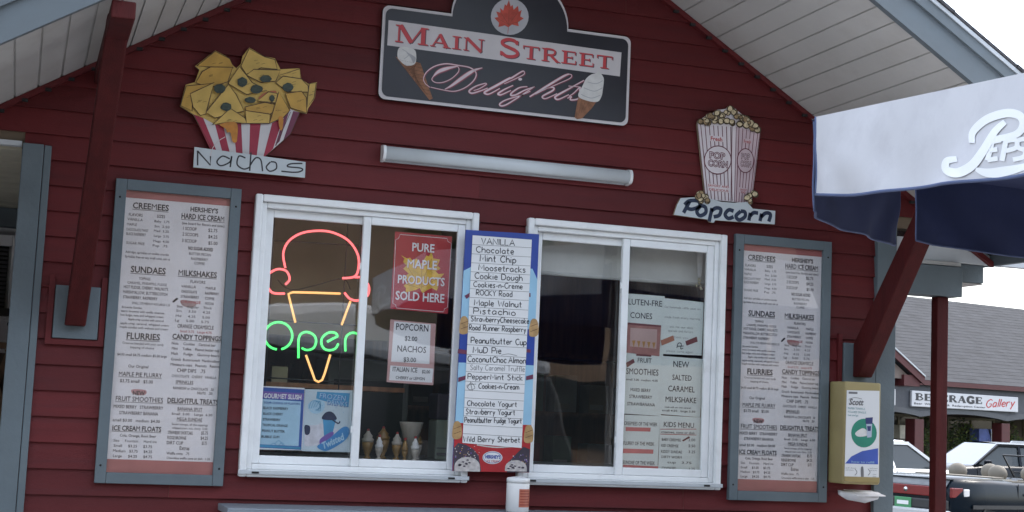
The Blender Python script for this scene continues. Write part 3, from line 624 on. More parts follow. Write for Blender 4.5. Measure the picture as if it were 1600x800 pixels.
def kernels(pts, k0):
    for i, (x, y) in enumerate(pts):
        for j in range(3):
            r = random.uniform(10, 19)/4; (px, py), = p_(x+random.uniform(-10, 10), y+random.uniform(-8, 8))
            b.poly([(px+.2+r*1.22*math.cos(a*.9), py+.3+r*1.2*math.sin(a*.9)) for a in range(7)], kern_dk, k0+(i*3+j) % 14, smooth=True)
            b.poly([(px+r*math.cos(a*.9)*random.uniform(.7, 1.1), py+r*math.sin(a*.9)*random.uniform(.65, 1.05)) for a in range(7)], random.choice((kern, kern, kern2)), k0+(i*3+j) % 14+.5, smooth=True)
kernels([(220, 115), (245, 108), (270, 88), (300, 95), (330, 65), (355, 85), (385, 60), (405, 45), (430, 65), (450, 90), (480, 95), (510, 105), (530, 125), (560, 150), (575, 170), (310, 115), (350, 120), (390, 110), (420, 125), (460, 130), (500, 145), (540, 160), (260, 120)], 8)
b.build('popcorn_box', ps)
b = MB(-.046)
wslab(b, p_(52, 702, 72, 640, 95, 598, 190, 592, 270, 598, 350, 622, 430, 628, 510, 622, 545, 664, 686, 678, 682, 762, 310, 736, 300, 752, 278, 748, 266, 732), -.031, -.046, board_blue, edge)
W_pop = {'P': ("112,690 150,620", "118,640 150,615 205,618 210,650 165,668 138,662"), 'o': ("220,645 195,680 215,708 250,690 248,655 220,645",), 'p': ("290,660 272,745", "285,680 315,660 345,668 335,705 300,715"), 'c': ("425,680 395,672 372,700 392,725 425,715",), 'o2': ("470,680 440,710 460,735 495,715 495,685 470,680",), 'r': ("530,690 520,738", "528,710 550,690 578,692"), 'n': ("600,695 590,742", "596,718 625,692 655,700 645,745")}
for k_, sts in W_pop.items():
    for st in sts:
        v = [float(x) for pr in st.split() for x in pr.split(',')]; b.stroke(p_(*v), 6.0, navy, 1, smooth=len(v) > 4)
kern_p = [(215, 565), (240, 590), (225, 610), (260, 610), (515, 590), (555, 570), (520, 620), (210, 590)]
kernels(kern_p, 2); b.build('name_board', ps)

# tube light under the sign
lt = thing('tube_light', (1.97, -.05, 2.75), 'long white unlit tube light fixture mounted under the arched sign', 'light fixture')
diff = mat('diffuser_white', (.60, .65, .67), .35, var=.04, dirt=(.45, .47, .47, .3)); 
A_, B_ = Wp(604, 238, -.062), Wp(984, 275.5, -.062); zc = (A_.z+B_.z)/2
b = MB(); n = 14; prof = [(-.012+.0, -.027)] + [(-.046-.020*math.sin(math.pi*i/n), -.029*math.cos(math.pi*i/n)) for i in range(n+1)] + [(-.012, .027)]
P = [(A_.x, y, zc+z) for y, z in prof]; Q = [(B_.x, y, zc+z) for y, z in prof]; k = len(P)
b.add(P+Q, [(i, i+k, i+k+1, i+1) for i in range(k-1)]+[tuple(range(k)), tuple(range(2*k-1, k-1, -1))], diff, True); b.build('diffuser', lt)
for x0, x1 in ((A_.x-.014, A_.x-.001), (B_.x+.001, B_.x+.014)):
    b = MB(); pr = [(-.010, -.036)] + [(-.046-.024*math.sin(math.pi*i/n), -.033*math.cos(math.pi*i/n)) for i in range(n+1)] + [(-.010, .036)]
    P = [(x0, y, zc+z) for y, z in pr]; Q = [(x1, y, zc+z) for y, z in pr]; k = len(P)
    b.add(P+Q, [(i, i+k, i+k+1, i+1) for i in range(k-1)]+[tuple(range(k)), tuple(range(2*k-1, k-1, -1))], vinyl_white); b.build('end_cap', lt)
b = MB(); b.box(A_.x+.002, B_.x-.002, -.0115, -.004, zc-.034, zc+.036, vinyl_track); b.build('base_channel', lt)

# ================================================================== the two framed menu boards
MENU = [  # text, pixel x, pixel baseline, pixel width, cap height, style (b bold, u underlined, g grey, r red)
 ('CREEMEES', 207, 325, 57, 9, 'bu'), ('FLAVORS', 201, 337, 22, 4.5, ''), ('SIZES', 245, 340, 13, 4.5, ''), ('VANILLA', 199, 344, 24, 4, 'g'), ('MAPLE', 198, 352, 16, 4, 'g'), ('CHOCOLATE TWIST', 197, 360, 35, 4, 'g'), ('BLACK RASPBERRY', 197, 367, 31, 4.5, 'g'), ('SUGAR FREE', 197, 381, 29, 4, 'g'),
 ('Baby  1.75', 241, 347, 24, 3.5, 'g'), ('Sm  2.50', 241, 355, 24, 3.5, 'g'), ('Med  3.25', 240, 362, 24, 3.5, 'g'), ('Large  3.75', 240, 370, 24, 3.5, 'g'), ('Mega  4.50', 239, 378, 25, 3.5, 'g'), ('Pup  .75', 238, 385, 24, 3.5, 'g'),
 ('Add dips, sprinkles or cookie crumbs', 196, 395, 68, 3.6, ''), ('Sprinkles free on any small cone, ask us', 195, 402, 71, 3.6, ''),
 ("HERSHEY'S", 297, 330, 44, 7, 'b'), ('HARD ICE CREAM', 283, 341, 68, 8, 'bu'), ('(see board for flavors and sizes)', 284, 350, 67, 3.8, ''), ('1 SCOOP', 285, 359, 22, 5, ''), ('$2.75', 325, 362, 15, 5, ''), ('2 SCOOPS', 285, 368, 25, 5, ''), ('$4.25', 325, 372, 15, 5, ''), ('3 SCOOP', 284, 378, 23, 5, ''), ('$5.00', 325, 382, 15, 5, ''),
 ('NO SUGAR ADDED', 294, 390, 39, 5, 'b'), ('BUTTER PECAN', 295, 398, 35, 4, 'g'), ('RASPBERRY', 298, 406, 27, 4, 'g'), ('COFFEE', 303, 413, 17, 4, 'g'),
 ('SUNDAES', 204, 425, 55, 9.5, 'bu'), ('TOPPINGS', 217, 437, 18, 4, ''), ('CARAMEL, PINEAPPLE, FUDGE', 199, 443, 62, 3.8, 'g'), ('HOT FUDGE, CHERRY, WALNUTS', 193, 450, 70, 4.6, ''), ('MARSHMALLOW, BUTTERSCOTCH', 192, 458, 70, 4.6, ''), ('STRAWBERRY, RASPBERRY', 192, 466, 54, 4.6, ''), ('SMALL 3.75 MEDIUM 4.50 LARGE 5.25', 206, 475, 60, 3.6, 'g'),
 ('Brownie Sundae', 190, 481, 32, 3.4, 'g'), ('warm brownie with vanilla creemee', 189, 487, 68, 3.4, ''), ('hot fudge, nuts and whipped cream', 188, 493, 68, 3.4, ''), ('Apple crisp sundae with caramel', 200, 500, 56, 3.4, ''), ('apple crisp, caramel, whipped cream', 188, 506, 76, 3.4, ''), ('maple sundae with walnuts and cream', 187, 512, 76, 3.4, ''),
 ('MILKSHAKES', 278, 430, 61, 8.5, 'bu'), ('FLAVORS', 297, 442, 24, 4.5, ''), ('VANILLA', 283, 449, 23, 4, ''), ('MAPLE', 321, 452, 16, 4, ''), ('CHOCOLATE', 283, 457, 25, 4, ''), ('RASPBERRY', 320, 460, 22, 4, ''), ('STRAWBERRY', 282, 465, 29, 4, ''), ('COFFEE', 320, 468, 15, 4, ''), ('ORANGE', 282, 473, 32, 4, 'r'), ('MOCHA', 320, 476, 14, 4, ''),
 ('Size    Regular    Thick', 276, 480, 55, 3.6, 'g'), ('Sm     3.50     4.25', 275, 487, 54, 3.6, 'g'), ('Md     4.25     5.00', 274, 495, 54, 3.6, 'g'), ('Lg     5.00     5.75', 273, 502, 54, 3.6, 'g'), ('ORANGE CREAMSICLE', 277, 512, 57, 6, ''), ('Small 3.75   Large 4.75', 281, 519, 50, 3.6, 'r'),
 ('FLURRIES', 197, 529, 53, 9.5, 'bu'), ('Creemee blended with your candy', 191, 537, 65, 3.4, 'g'), ('topping of choice', 203, 544, 38, 3.4, 'g'), ('$4.00 small $4.75 medium $5.50 large', 183, 555, 78, 3.8, ''), ('Our Original', 200, 574, 32, 4.5, ''), ('MAPLE PIE FLURRY', 185, 587, 68, 6.5, 'u'), ('$3.75 small   $5.00', 187, 597, 52, 5, ''), ('NEW', 207, 617, 19, 6.5, 'b'), ('FRUIT SMOOTHIES', 180, 626, 75, 7.5, 'u'),
 ('CANDY TOPPINGS', 269, 529, 77, 7.5, 'bu'), ('Nuts     Cookies    Caramel bar', 268, 538, 69, 4, ''), ('Mint     Toffee    Peanut butter cup', 268, 546, 75, 4, ''), ('Malt     Fudge    Gummy bears', 267, 554, 76, 4, ''), ('Crunch  Butterscotch  Marshmallow', 267, 563, 76, 4, ''), ('Miniature cups   Peanuts   Raisins', 266, 571, 77, 4, ''), ('CHIP DIPS   .75', 276, 581, 45, 5.5, ''), ('CHOCOLATE   CHERRY   VANILLA', 268, 589, 70, 4, 'g'), ('SPRINKLES', 274, 599, 28, 5, 'u'), ('RAINBOW or CHOCOLATE   .50', 270, 608, 64, 4, ''), ('NUTS   .50', 308, 616, 24, 4, ''),
 ('DELIGHTFUL TREATS', 261, 629, 80, 7.5, 'bu'), ('MIXED BERRY   STRAWBERRY', 177, 637, 78, 5, ''), ('STRAWBERRY BANANA', 186, 647, 61, 5, ''), ('small $3.00   medium $4.00', 176, 658, 74, 4.5, ''), ('ICE CREAM FLOATS', 175, 672, 77, 7.5, 'bu'), ('Cola, Orange, Root Beer', 187, 682, 57, 4.2, ''), ('Size     Fountain     Hard ice', 177, 690, 68, 4, 'g'), ('Small     $3.25     $3.75', 177, 698, 61, 4, ''), ('Medium   $3.75     $4.25', 176, 706, 62, 4, ''), ('Large     $4.25     $4.75', 176, 714, 62, 4, ''),
 ('BANANA SPLIT', 277, 641, 39, 5, 'u'), ('Small  5.00    Large  6.50', 268, 648, 64, 3.6, ''), ('MEGA SUNDAE', 276, 657, 40, 5, 'u'), ('Seven scoops, all the toppings', 268, 664, 57, 3.4, 'g'), ('whipped cream, nuts, cherry  12.00', 269, 670, 55, 3.4, 'g'), ('STRAWBERRY SHORTCAKE', 262, 678, 39, 5, ''), ('$5.75', 314, 679, 11, 5, ''), ('FUDGE BROWNIE', 261, 686, 30, 5, ''), ('$4.25', 313, 687, 12, 5, ''), ('DIRT CUP', 260, 694, 26, 5, ''), ('$3.75', 315, 695, 8, 5, ''), ('Extras', 280, 703, 16, 6, ''), ('Waffle cone   .75', 260, 710, 36, 4, ''), ('Chocolate waffle cone or dish   1.25', 260, 717, 68, 3.4, '')]
def menu_board(ox, label):
    BX0, BX1, BZ0, BZ1 = .321, .826, 1.278, 2.499; t = .043
    mb = thing('menu_board', (BX0+.25, -.02, BZ0), label, 'menu board', 'framed menu boards on the front wall')
    for nm, x0, x1, z0, z1 in (('v', BX0, BX0+t, BZ0, BZ1), ('v', BX1-t, BX1, BZ0, BZ1), ('h', BX0+t+.0008, BX1-t-.0008, BZ1-t, BZ1), ('h', BX0+t+.0008, BX1-t-.0008, BZ0, BZ0+t)):
        b = MB(); b.box(x0, x1, -.034, -.008, z0, z1, trim_grey); b.build('frame_rail', mb, bevel=.002)
    for x in (BX0+t*.45, BX1-t*.45):
        for z in (BZ0+.07, BZ1-.075):
            b = MB(); b.lathe((x, -.0345, z), [(.0045, 0), (.0045, .0015), (.002, .002)], hole_dark, 8, 'y'); b.build('screw', mb)
    x0, x1, z0, z1 = BX0+t, BX1-t, BZ0+t, BZ1-t
    b = MB(-.014); b.wrect(x0, x1, z0, z1, paper, 0); b.wrect(x0, x1, z1-.030, z1, band_red, 1); b.wrect(x0, x1, z0, z0+.052, band_red, 1)
    for x, y, w_, h_ in ((204, 608, 26, 10),):
        b.poly([(x+1, y+2), (x+8, y), (x+w_-2, y+2), (x+w_-4, y+h_-1), (x+5, y+h_-2)], mat('marker_pink', (.52, .27, .27), .6), 1, smooth=True)
    b.poly([(283, 469), (306, 472), (302, 480), (286, 478)], mat('smudge', (.42, .30, .29), .6), 1, smooth=True); b.poly([(269, 471), (276, 465), (279, 467), (271, 473)], ink, 2)
    for s_, x, y, w_, c, st in MENU:
        m = ink_grey if 'g' in st else ink_pale_red if 'r' in st else ink_soft
        b.text(s_, x, y, c, m, 3, w=w_, bold=.025 if 'b' in st else .006, under='u' in st)
    b.build('menu_sheet', mb)
    b = MB(); b.box(x0+.001, x1-.001, -.023, -.020, z0+.001, z1-.001, plexi); b.build('clear_cover', mb)
    return mb
m1 = menu_board(0, 'grey framed menu board beside the window with the neon ice cream cone')
m2 = copy_tree(m1); m2.location.x += 2.786; m2.location.z -= .002
m2['label'] = 'grey framed menu board near the yellow towel dispenser and right brace'; ALL.append(m2)

# ================================================================== neon sign behind the left pane
NY = .075; NE = .34
neon_pink = mat('neon_pink', (.5, .12, .12), .4, var=.01, emit=(1, .13, .14), es=NE*1.5); neon_yel = mat('neon_yellow', (.5, .4, .2), .4, var=.01, emit=(1, .45, .13), es=NE*1.0); neon_green = mat('neon_green', (.1, .5, .15), .4, var=.01, emit=(.07, 1, .17), es=NE*1.25)
wire = mat('black_wire', (.015, .015, .015), .5)
ne = thing('neon_sign', Wp(488, 480, NY), 'lit neon Open sign with pink and yellow ice cream cone hanging behind glass', 'neon sign')
z3 = Z(3.2, 360, 290); z8 = Z(6.155, 400, 480)
def neon(pts, m, nm, smooth=True, r=.005, parent=None):
    if smooth: pts = catmull(pts, 7)
    P = [Wp(x, y, NY) for x, y in pts]; b = MB(); b.tube(P, r, m, 10); b.build(nm, ne)
neon(z3(275, 412, 264, 340, 290, 280, 350, 240, 430, 226, 510, 234, 590, 275, 637, 345, 640, 415, 620, 455, 560, 463), neon_pink, 'neon_tube')
neon(z3(275, 495, 296, 468, 280, 428, 235, 418, 190, 445, 182, 490, 210, 535, 272, 540), neon_pink, 'neon_tube')
neon(z3(570, 535, 598, 566, 640, 574, 685, 550, 692, 505, 664, 462, 622, 458), neon_pink, 'neon_tube')
neon(z3(325, 685, 294, 560, 290, 542, 312, 533, 430, 536, 550, 540), neon_yel, 'neon_tube', False)
neon(z3(600, 578, 556, 697), neon_yel, 'neon_tube', False)
neon(z8(480, 460, 545, 640, 566, 700, 600, 719, 636, 700, 660, 640, 715, 455), neon_yel, 'neon_tube', False)
neon(z8(*[v for i in range(25) for v in (215+134*math.cos(R(97+i*14.4*.985)), 275+132*math.sin(R(97+i*14.4*.985)))]), neon_green, 'neon_tube', False)
neon(z8(408, 490, 408, 400, 410, 310, 432, 258, 490, 238, 556, 268, 578, 328, 552, 392, 490, 412, 440, 392), neon_green, 'neon_tube')
neon(z8(685, 332, 735, 305, 782, 278, 755, 245, 695, 246, 640, 290, 628, 345, 655, 398, 710, 414, 765, 395, 792, 350), neon_green, 'neon_tube')
neon(z8(860, 425, 860, 310, 888, 262, 940, 246, 990, 270, 1008, 320, 1008, 425), neon_green, 'neon_tube')
b = MB(); 
b.tube([Wp(x, y, NY+.02) for x, y in catmull(z3(235, 470, 300, 520, 420, 500, 560, 465, 600, 520), 5)], .0025, wire, 6); b.build('power_cord', ne)
b = MB(); 
for x in (430, 545): b.tube([Wp(x, 322, NY+.02), Wp(x-18, 640, NY+.02)], .003, wire, 6)
for y in (375, 500, 590): b.tube([Wp(418, y, NY+.022), Wp(566, y+9, NY+.022)], .003, wire, 6)
b.build('hanging_rack', ne)

# ================================================================== posters behind the glass
def sheet(name, label, cat, y, outline, m, group=None):
    b = MB(y); b.poly(outline, m, 0)
    c = Wp(sum(p[0] for p in outline)/len(outline), sum(p[1] for p in outline)/len(outline), y)
    return b, lambda: tag(b.build(name), label, cat, group)
blue_d = mat('print_blue', (.03, .09, .34), .45, var=.15, scale=8); blue_m = mat('print_mid_blue', (.06, .28, .48), .45, var=.2, scale=12); blue_l = mat('print_pale_blue', (.38, .58, .70), .45, var=.1, scale=9); violet = mat('print_violet', (.17, .10, .36), .45, var=.15)
PY = .037
z9 = Z(6.153, 390, 590)
b, fin = sheet('slush_flavors_poster', 'blue bordered slush flavor list taped low inside the left window', 'poster', PY, z9(50, 78, 530, 100, 504, 700, 40, 690), paper_clean)
b.poly(z9(95, 90, 527, 115, 497, 695, 50, 670), blue_d, 1); b.poly(z9(118, 205, 495, 230, 470, 660, 92, 640), blue_l, 2); b.poly(z9(122, 130, 520, 152, 512, 215, 118, 195), violet, 3)
b.poly(z9(62, 640, 500, 668, 498, 690, 52, 665), blue_m, 2)
for t, x, y, c, w_, m, bo in (('GOURMET SLUSH', 135, 195, 44, 365, paper_clean, .03), ('YOUR CHOICE OF FLAVORS', 135, 248, 20, 350, blue_d, .01), ('BLACK RASPBERRY', 130, 302, 24, 240, ink, .01), ('BLACK CHERRY', 130, 357, 24, 190, ink, .01), ('STRAWBERRY', 127, 412, 24, 170, ink, .01), ('TROPICAL ORANGE', 122, 466, 24, 245, ink, .01), ('PEANUT BUTTER', 118, 522, 24, 220, ink, .01), ('BUBBLE GUM', 112, 578, 24, 175, ink, .01)):
    (px, py), = z9(x, y); b.text(t, px, py, c/6.153, m, 5, w=w_/6.153, bold=bo)
for st in ((190, 660, 230, 630, 270, 655, 310, 625, 340, 660), (240, 640, 280, 605, 320, 650)): b.stroke(z9(*st), .6, blue_m, 4)
fin()
b, fin = sheet('frozen_drink_poster', 'pale blue frozen drink poster beside the slush flavor list', 'poster', PY+.002, z9(533, 112, 995, 122, 965, 718, 502, 706), mat('poster_ice', (.50, .60, .64), .45, var=.12, scale=7))
b.poly(z9(560, 260, 640, 210, 720, 240, 700, 330, 600, 340), blue_l, 1, smooth=True)
for i in range(4): b.stroke(z9(570+i*22, 300-i*5, 600+i*25, 225, 680, 240+i*25, 660-i*10, 310), .7, blue_m, 2)
b.poly(z9(650, 135, 965, 150, 950, 285, 700, 220, 640, 200), blue_m, 2)
for t, x, y, c, w_ in (('FROZEN', 668, 195, 48, 260), ('DRINKS', 740, 258, 46, 200)):
    (px, py), = z9(x, y); b.text(t, px+.5, py+.5, c/6.153, blue_d, 3, w=w_/6.153, bold=.03, rot=-4); b.text(t, px, py, c/6.153, blue_l, 4, w=w_/6.153, bold=.0, rot=-4)
# a heap of shaved ice with a plain cup
b.poly(z9(530, 560, 560, 470, 640, 455, 700, 440, 790, 470, 860, 520, 830, 610, 700, 640, 560, 660, 525, 640), mat('poster_snow', (.62, .62, .66), .5, var=.15, scale=40), 2, smooth=True)
b.poly(z9(705, 400, 830, 405, 790, 570, 715, 560), blue_m, 3); b.poly(z9(700, 400, 720, 345, 770, 325, 815, 350, 832, 405), mat('print_navy', (.02, .03, .07), .5, var=.3), 4, smooth=True)
b.stroke(z9(790, 400, 850, 440, 870, 420), 2.2, mat('print_navy', (.02, .03, .07)), 4); b.poly(z9(530, 460, 580, 470, 575, 540, 535, 545), mat('print_navy', (.02, .03, .07)), 3, smooth=True)
b.poly(z9(680, 590, 790, 520, 800, 560, 690, 650), violet, 4, smooth=True)
b.poly(z9(650, 660, 760, 590, 900, 475, 960, 500, 930, 590, 800, 680, 720, 705), mat('print_bright_blue', (.05, .24, .50), .45, var=.12), 5, smooth=True)
(px, py), = z9(705, 690); b.text('Twisted', px, py, 62/6.153, blue_l, 7, w=225/6.153, bold=.03, rot=27, shear=.2)
for i in range(60): (px, py), = z9(random.uniform(560, 960), random.uniform(270, 480)); b.ell(px, py, random.uniform(.2, .7), random.uniform(.2, .6), random.choice((blue_l, blue_m, paper_clean)), 2, 6)
fin()
# red maple sign and price list behind the right half of the left window
PY2 = .016; za = Z(3.2, 550, 310)
sign_red = mat('sign_red', (.40, .022, .03), .4, var=.1); maple = mat('maple_yellow', (.68, .42, .04), .5, var=.2, scale=30)
b, fin = sheet('maple_products_sign', 'red sign with yellow maple leaf reading Pure Maple Products Sold Here', 'sign', PY2, za(215, 165, 500, 190, 480, 578, 192, 552), sign_red)
b.poly(za(243, 283, 275, 300, 290, 296, 302, 310, 325, 300, 335, 335, 352, 320, 372, 285, 385, 290, 398, 262, 406, 300, 440, 306, 428, 335, 442, 352, 418, 365, 432, 378, 462, 376, 440, 400, 428, 412, 436, 432, 424, 462, 398, 448, 380, 456, 352, 474, 338, 448, 318, 458, 268, 470, 270, 448, 258, 436, 284, 416, 248, 400, 284, 376, 256, 352, 272, 336, 256, 318, 262, 300), maple, 2)
for st in ((345, 460, 350, 340), (340, 440, 270, 330), (345, 430, 400, 300), (342, 450, 275, 430), (346, 445, 430, 400)): b.stroke(za(*st), .6, mat('maple_vein', (.36, .16, .02)), 3)
b.stroke(za(240, 180, 475, 200, 480, 216, 497, 225, 478, 545, 462, 552, 458, 568, 222, 548, 218, 532, 204, 525, 218, 208, 234, 198), .9, sign_white, 2, smooth=False, closed=True)
for t, x, y, c, w_ in (('PURE', 298, 262, 40, 114), ('MAPLE', 273, 345, 42, 152), ('PRODUCTS', 226, 422, 40, 238), ('SOLD HERE', 216, 505, 42, 246)):
    (px, py), = za(x, y); b.text(t, px+.6, py+.5, c/3.2, ink_red, 4, w=w_/3.2, bold=.03); b.text(t, px, py, c/3.2, paper_clean, 5, w=w_/3.2, bold=.02)
fin()
zb = Z(3.2, 550, 310)
pk = mat('card_pink', (.50, .30, .28), .6, var=.1)
b, fin = sheet('snack_price_card', 'pink bordered price card for popcorn, nachos and Italian ice', 'sign', PY2, [(610, 499), (681, 506), (677, 602), (604, 597)], pk)
b.poly([(616, 502), (673, 507), (671, 569), (611, 565)], paper_clean, 1); b.poly([(610, 571), (677, 576), (675, 598), (608, 594)], paper_clean, 1)
for t, x, y, c, w_ in (('POPCORN', 618, 515, 10, 52), ('$2.00', 632, 532, 7, 20), ('NACHOS', 620, 549, 9.5, 46), ('$3.00', 630, 565, 7, 20), ('ITALIAN ICE', 613, 580, 7, 39), ('$2.00', 659, 583, 5, 13), ('CHERRY or LEMON', 618, 592, 4.5, 46)): b.text(t, x, y, c, ink, 3, w=w_, bold=.012)
fin()

# ================================================================== papers behind the fixed pane of the right window
YR = .016; zc = Z(3.81, 960, 360); zd = Z(3.637, 960, 560)
tape_o = mat('tape_orange', (.36, .16, .10), .5); tape_d = mat('tape_dark', (.16, .05, .05), .5); brd = mat('photo_border', (.34, .16, .14), .5, var=.2, scale=20)
G = 'papers taped inside the right window'
b, fin = sheet('gluten_free_cones_paper', 'white paper about gluten-free cones with a small brown-framed picture', 'paper', YR+.003, zc(75, 375, 300, 392, 290, 770, 60, 750), paper_green, G)
for t, x, y, c, w_ in (('LUTEN-FREE', 80, 440, 34, 225), ('CONES', 92, 520, 34, 134)):
    (px, py), = zc(x, y); b.text(t, px, py, c/3.81, ink, 2, w=w_/3.81, bold=.006)
b.poly(zc(78, 552, 278, 568, 268, 750, 72, 728), brd, 1); b.poly(zc(95, 580, 255, 590, 250, 705, 92, 690), mat('photo_pink', (.46, .33, .30), .5, var=.1), 2)
for i in range(5): b.poly(zc(105+i*30, 655+i*3, 125+i*30, 655+i*3, 115+i*30, 698+i*2), mat('cone_print', (.40, .22, .06), .5), 3)
b.poly(zc(80, 548, 278, 565, 278, 576, 80, 560), tape_d, 3); b.poly(zc(130, 735, 220, 742, 220, 752, 130, 746), tape_d, 3)
fin()
b, fin = sheet('handwritten_notice', 'white notice of faint handwriting held by two brown tapes', 'paper', YR, zc(288, 402, 532, 428, 520, 745, 278, 735), paper_green, G)
for i, (t, y, x, w_) in enumerate((('Our homemade waffle cones are', 460, 300, 215), ('made fresh every morning', 520, 300, 210), ('ask for our daily', 578, 330, 140), ('specials and flavors', 602, 320, 150), ('thank you', 640, 350, 90), ('please come again', 722, 310, 160))):
    (px, py), = zc(x, y); b.text(t, px, py, 3.2, ink_grey, 2, w=w_/3.81, font='h', weight=.1)
b.poly(zc(275, 655, 350, 625, 358, 655, 282, 686), tape_o, 3); b.poly(zc(422, 660, 490, 632, 496, 662, 430, 686), tape_d, 3)
for st in ((372, 700, 380, 672, 398, 675, 395, 705, 410, 700), (375, 690, 412, 688)): b.stroke(zc(*st), 1.2, ink, 3)
fin()
b, fin = sheet('fruit_smoothies_paper', 'white Fruit Smoothies paper under the gluten-free cones paper', 'paper', YR+.002, [(977, 557), (1036, 560), (1033, 650), (973, 646)], paper_green, G)
for t, x, y, c, w_ in (('FRUIT', 130, 22, 26, 82), ('SMOOTHIES', 66, 88, 34, 185), ('small 3.00  medium 4.00', 66, 124, 12, 180), ('MIXED BERRY', 90, 186, 18, 116), ('STRAWBERRY', 84, 224, 18, 130), ('STRAW/BANANA', 72, 266, 18, 158)):
    (px, py), = zd(x, y); b.text(t, px, py, c/3.637, ink, 2, w=w_/3.637, bold=.006)
b.poly(zd(66, 25, 108, 2, 116, 22, 72, 52), tape_d, 3)
fin()
b, fin = sheet('caramel_milkshake_paper', 'white New Salted Caramel Milkshake paper right of the smoothies one', 'paper', YR+.001, [(1034, 556), (1099, 561), (1094, 652), (1030, 647)], paper_green, G)
for t, x, y, c, w_ in (('NEW', 332, 48, 34, 92), ('SALTED', 328, 122, 30, 112), ('CARAMEL', 304, 186, 32, 152), ('MILKSHAKE', 288, 246, 30, 178), ('made with our own caramel', 285, 280, 10, 150), ('small 4.50   large 5.50', 270, 300, 11, 190)):
    (px, py), = zd(x, y); b.text(t, px, py, c/3.637, ink, 2, w=w_/3.637, bold=.006)
fin()
b, fin = sheet('weekly_flavors_paper', 'paper listing flavors of the week with three red bars', 'paper', YR+.001, [(976, 648), (1031, 650), (1027, 743), (971, 740)], paper_green, G)
for t, y, x, w_ in (('CREEMEES OF THE WEEK', 378, 54, 190), ('FLURRY OF THE WEEK', 490, 50, 176), ('SUNDAE OF THE WEEK', 600, 46, 184)):
    (px, py), = zd(x, y); b.text(t, px, py, 20/3.637, ink, 2, w=w_/3.637, bold=.006)
for q_ in ((64, 390, 206, 394, 204, 416, 64, 412), (50, 512, 222, 518, 220, 542, 48, 538), (50, 604, 250, 614, 248, 638, 46, 632)): b.poly(zd(*q_), ink_pale_red, 2)
fin()
b, fin = sheet('kids_menu_paper', 'Kids Menu paper with one red outlined line, bottom right corner of window', 'paper', YR, zd(258, 322, 490, 336, 482, 672, 248, 655), paper_green, G)
for t, x, y, c, w_ in (('KIDS MENU', 278, 388, 28, 176), ('creemee, cone or dish', 266, 424, 15, 190), ('BABY CREEMEE', 268, 468, 15, 110), ('2.00', 420, 470, 15, 40), ('KID CREEMEE', 266, 502, 15, 98), ('2.50', 420, 504, 15, 40), ('KIDDY SUNDAE', 264, 536, 15, 120), ('3.25', 420, 538, 15, 40), ('DIRTY WORM', 266, 566, 14, 118), ('cup   3.75', 300, 596, 13, 140), ('COOKIES', 268, 632, 17, 80), ('1.25', 420, 634, 14, 38)):
    (px, py), = zd(x, y); b.text(t, px, py, c/3.637, ink, 2, w=w_/3.637, bold=.006)
b.stroke(zd(262, 402, 466, 402, 464, 436, 260, 430), .8, ink_red, 3, smooth=False, closed=True); b.poly(zd(384, 466, 424, 442, 430, 450, 392, 472), tape_d, 3)
fin()

# ================================================================== flavor board hung between the windows
fbm = mat('fb_royal_blue', (.025, .06, .30), .4, var=.1); sky_b = mat('fb_sky', (.30, .52, .68), .4, var=.1, scale=5); fb_red = mat('fb_red', (.40, .025, .03), .4, var=.15); waff = mat('fb_waffle', (.42, .26, .11), .5, var=.3, scale=30); scoop = mat('fb_scoop', (.50, .47, .45), .5, var=.25, scale=60); fb_dk = mat('fb_dark', (.05, .04, .06), .5, var=.4)
fb = thing('flavor_board', Wp(775, 550, -.07), 'tall blue ice cream flavor board with handwritten flavors between the windows', 'flavor board')
b = MB(-.066); FO = [(728, 359), (842.5, 366), (827, 738.5), (707, 736)]
wslab(b, FO, -.056, -.066, fbm); b.build('backing', fb)
b = MB(-.066); FBL = lambda t: (728+(707-728)*t, 359+(736-359)*t); FBR = lambda t: (842.5+(827-842.5)*t, 366+(738.5-366)*t)
def band(t0, t1, m, k): b.poly([FBL(t0), FBR(t0), FBR(t1), FBL(t1)], m, k)
b.poly([FBL(.17), (740, 415), (832, 420), FBR(.19), FBR(.40), FBL(.40)], sky_b, 1); band(.40, .55, fbm, 1); band(.55, .80, sky_b, 1); band(.80, 1, fb_red, 1)
for cx, cy in ((725, 508), (834, 512), (714, 672), (826, 678)):
    b.poly([(cx-7, cy+12), (cx-5, cy-10), (cx+2, cy-14), (cx+7, cy-6), (cx+6, cy+12)], waff, 2, smooth=True); b.stroke([(cx-5, cy-2), (cx+6, cy-6)], .8, cone_dark, 3); b.stroke([(cx-5, cy+6), (cx+6, cy+2)], .8, cone_dark, 3)
for c_ in ((726, 462, 738, 455, 740, 459, 729, 467), (817, 457, 829, 458, 829, 464, 817, 463), (716, 545, 734, 548, 733, 554, 715, 552), (815, 545, 829, 546, 829, 551, 815, 550), (716, 590, 730, 586, 730, 592, 716, 597), (822, 588, 833, 585, 833, 592, 822, 594)): b.poly([(c_[i], c_[i+1]) for i in range(0, 8, 2)], mat('fb_maroon', (.14, .03, .07), .5), 5)
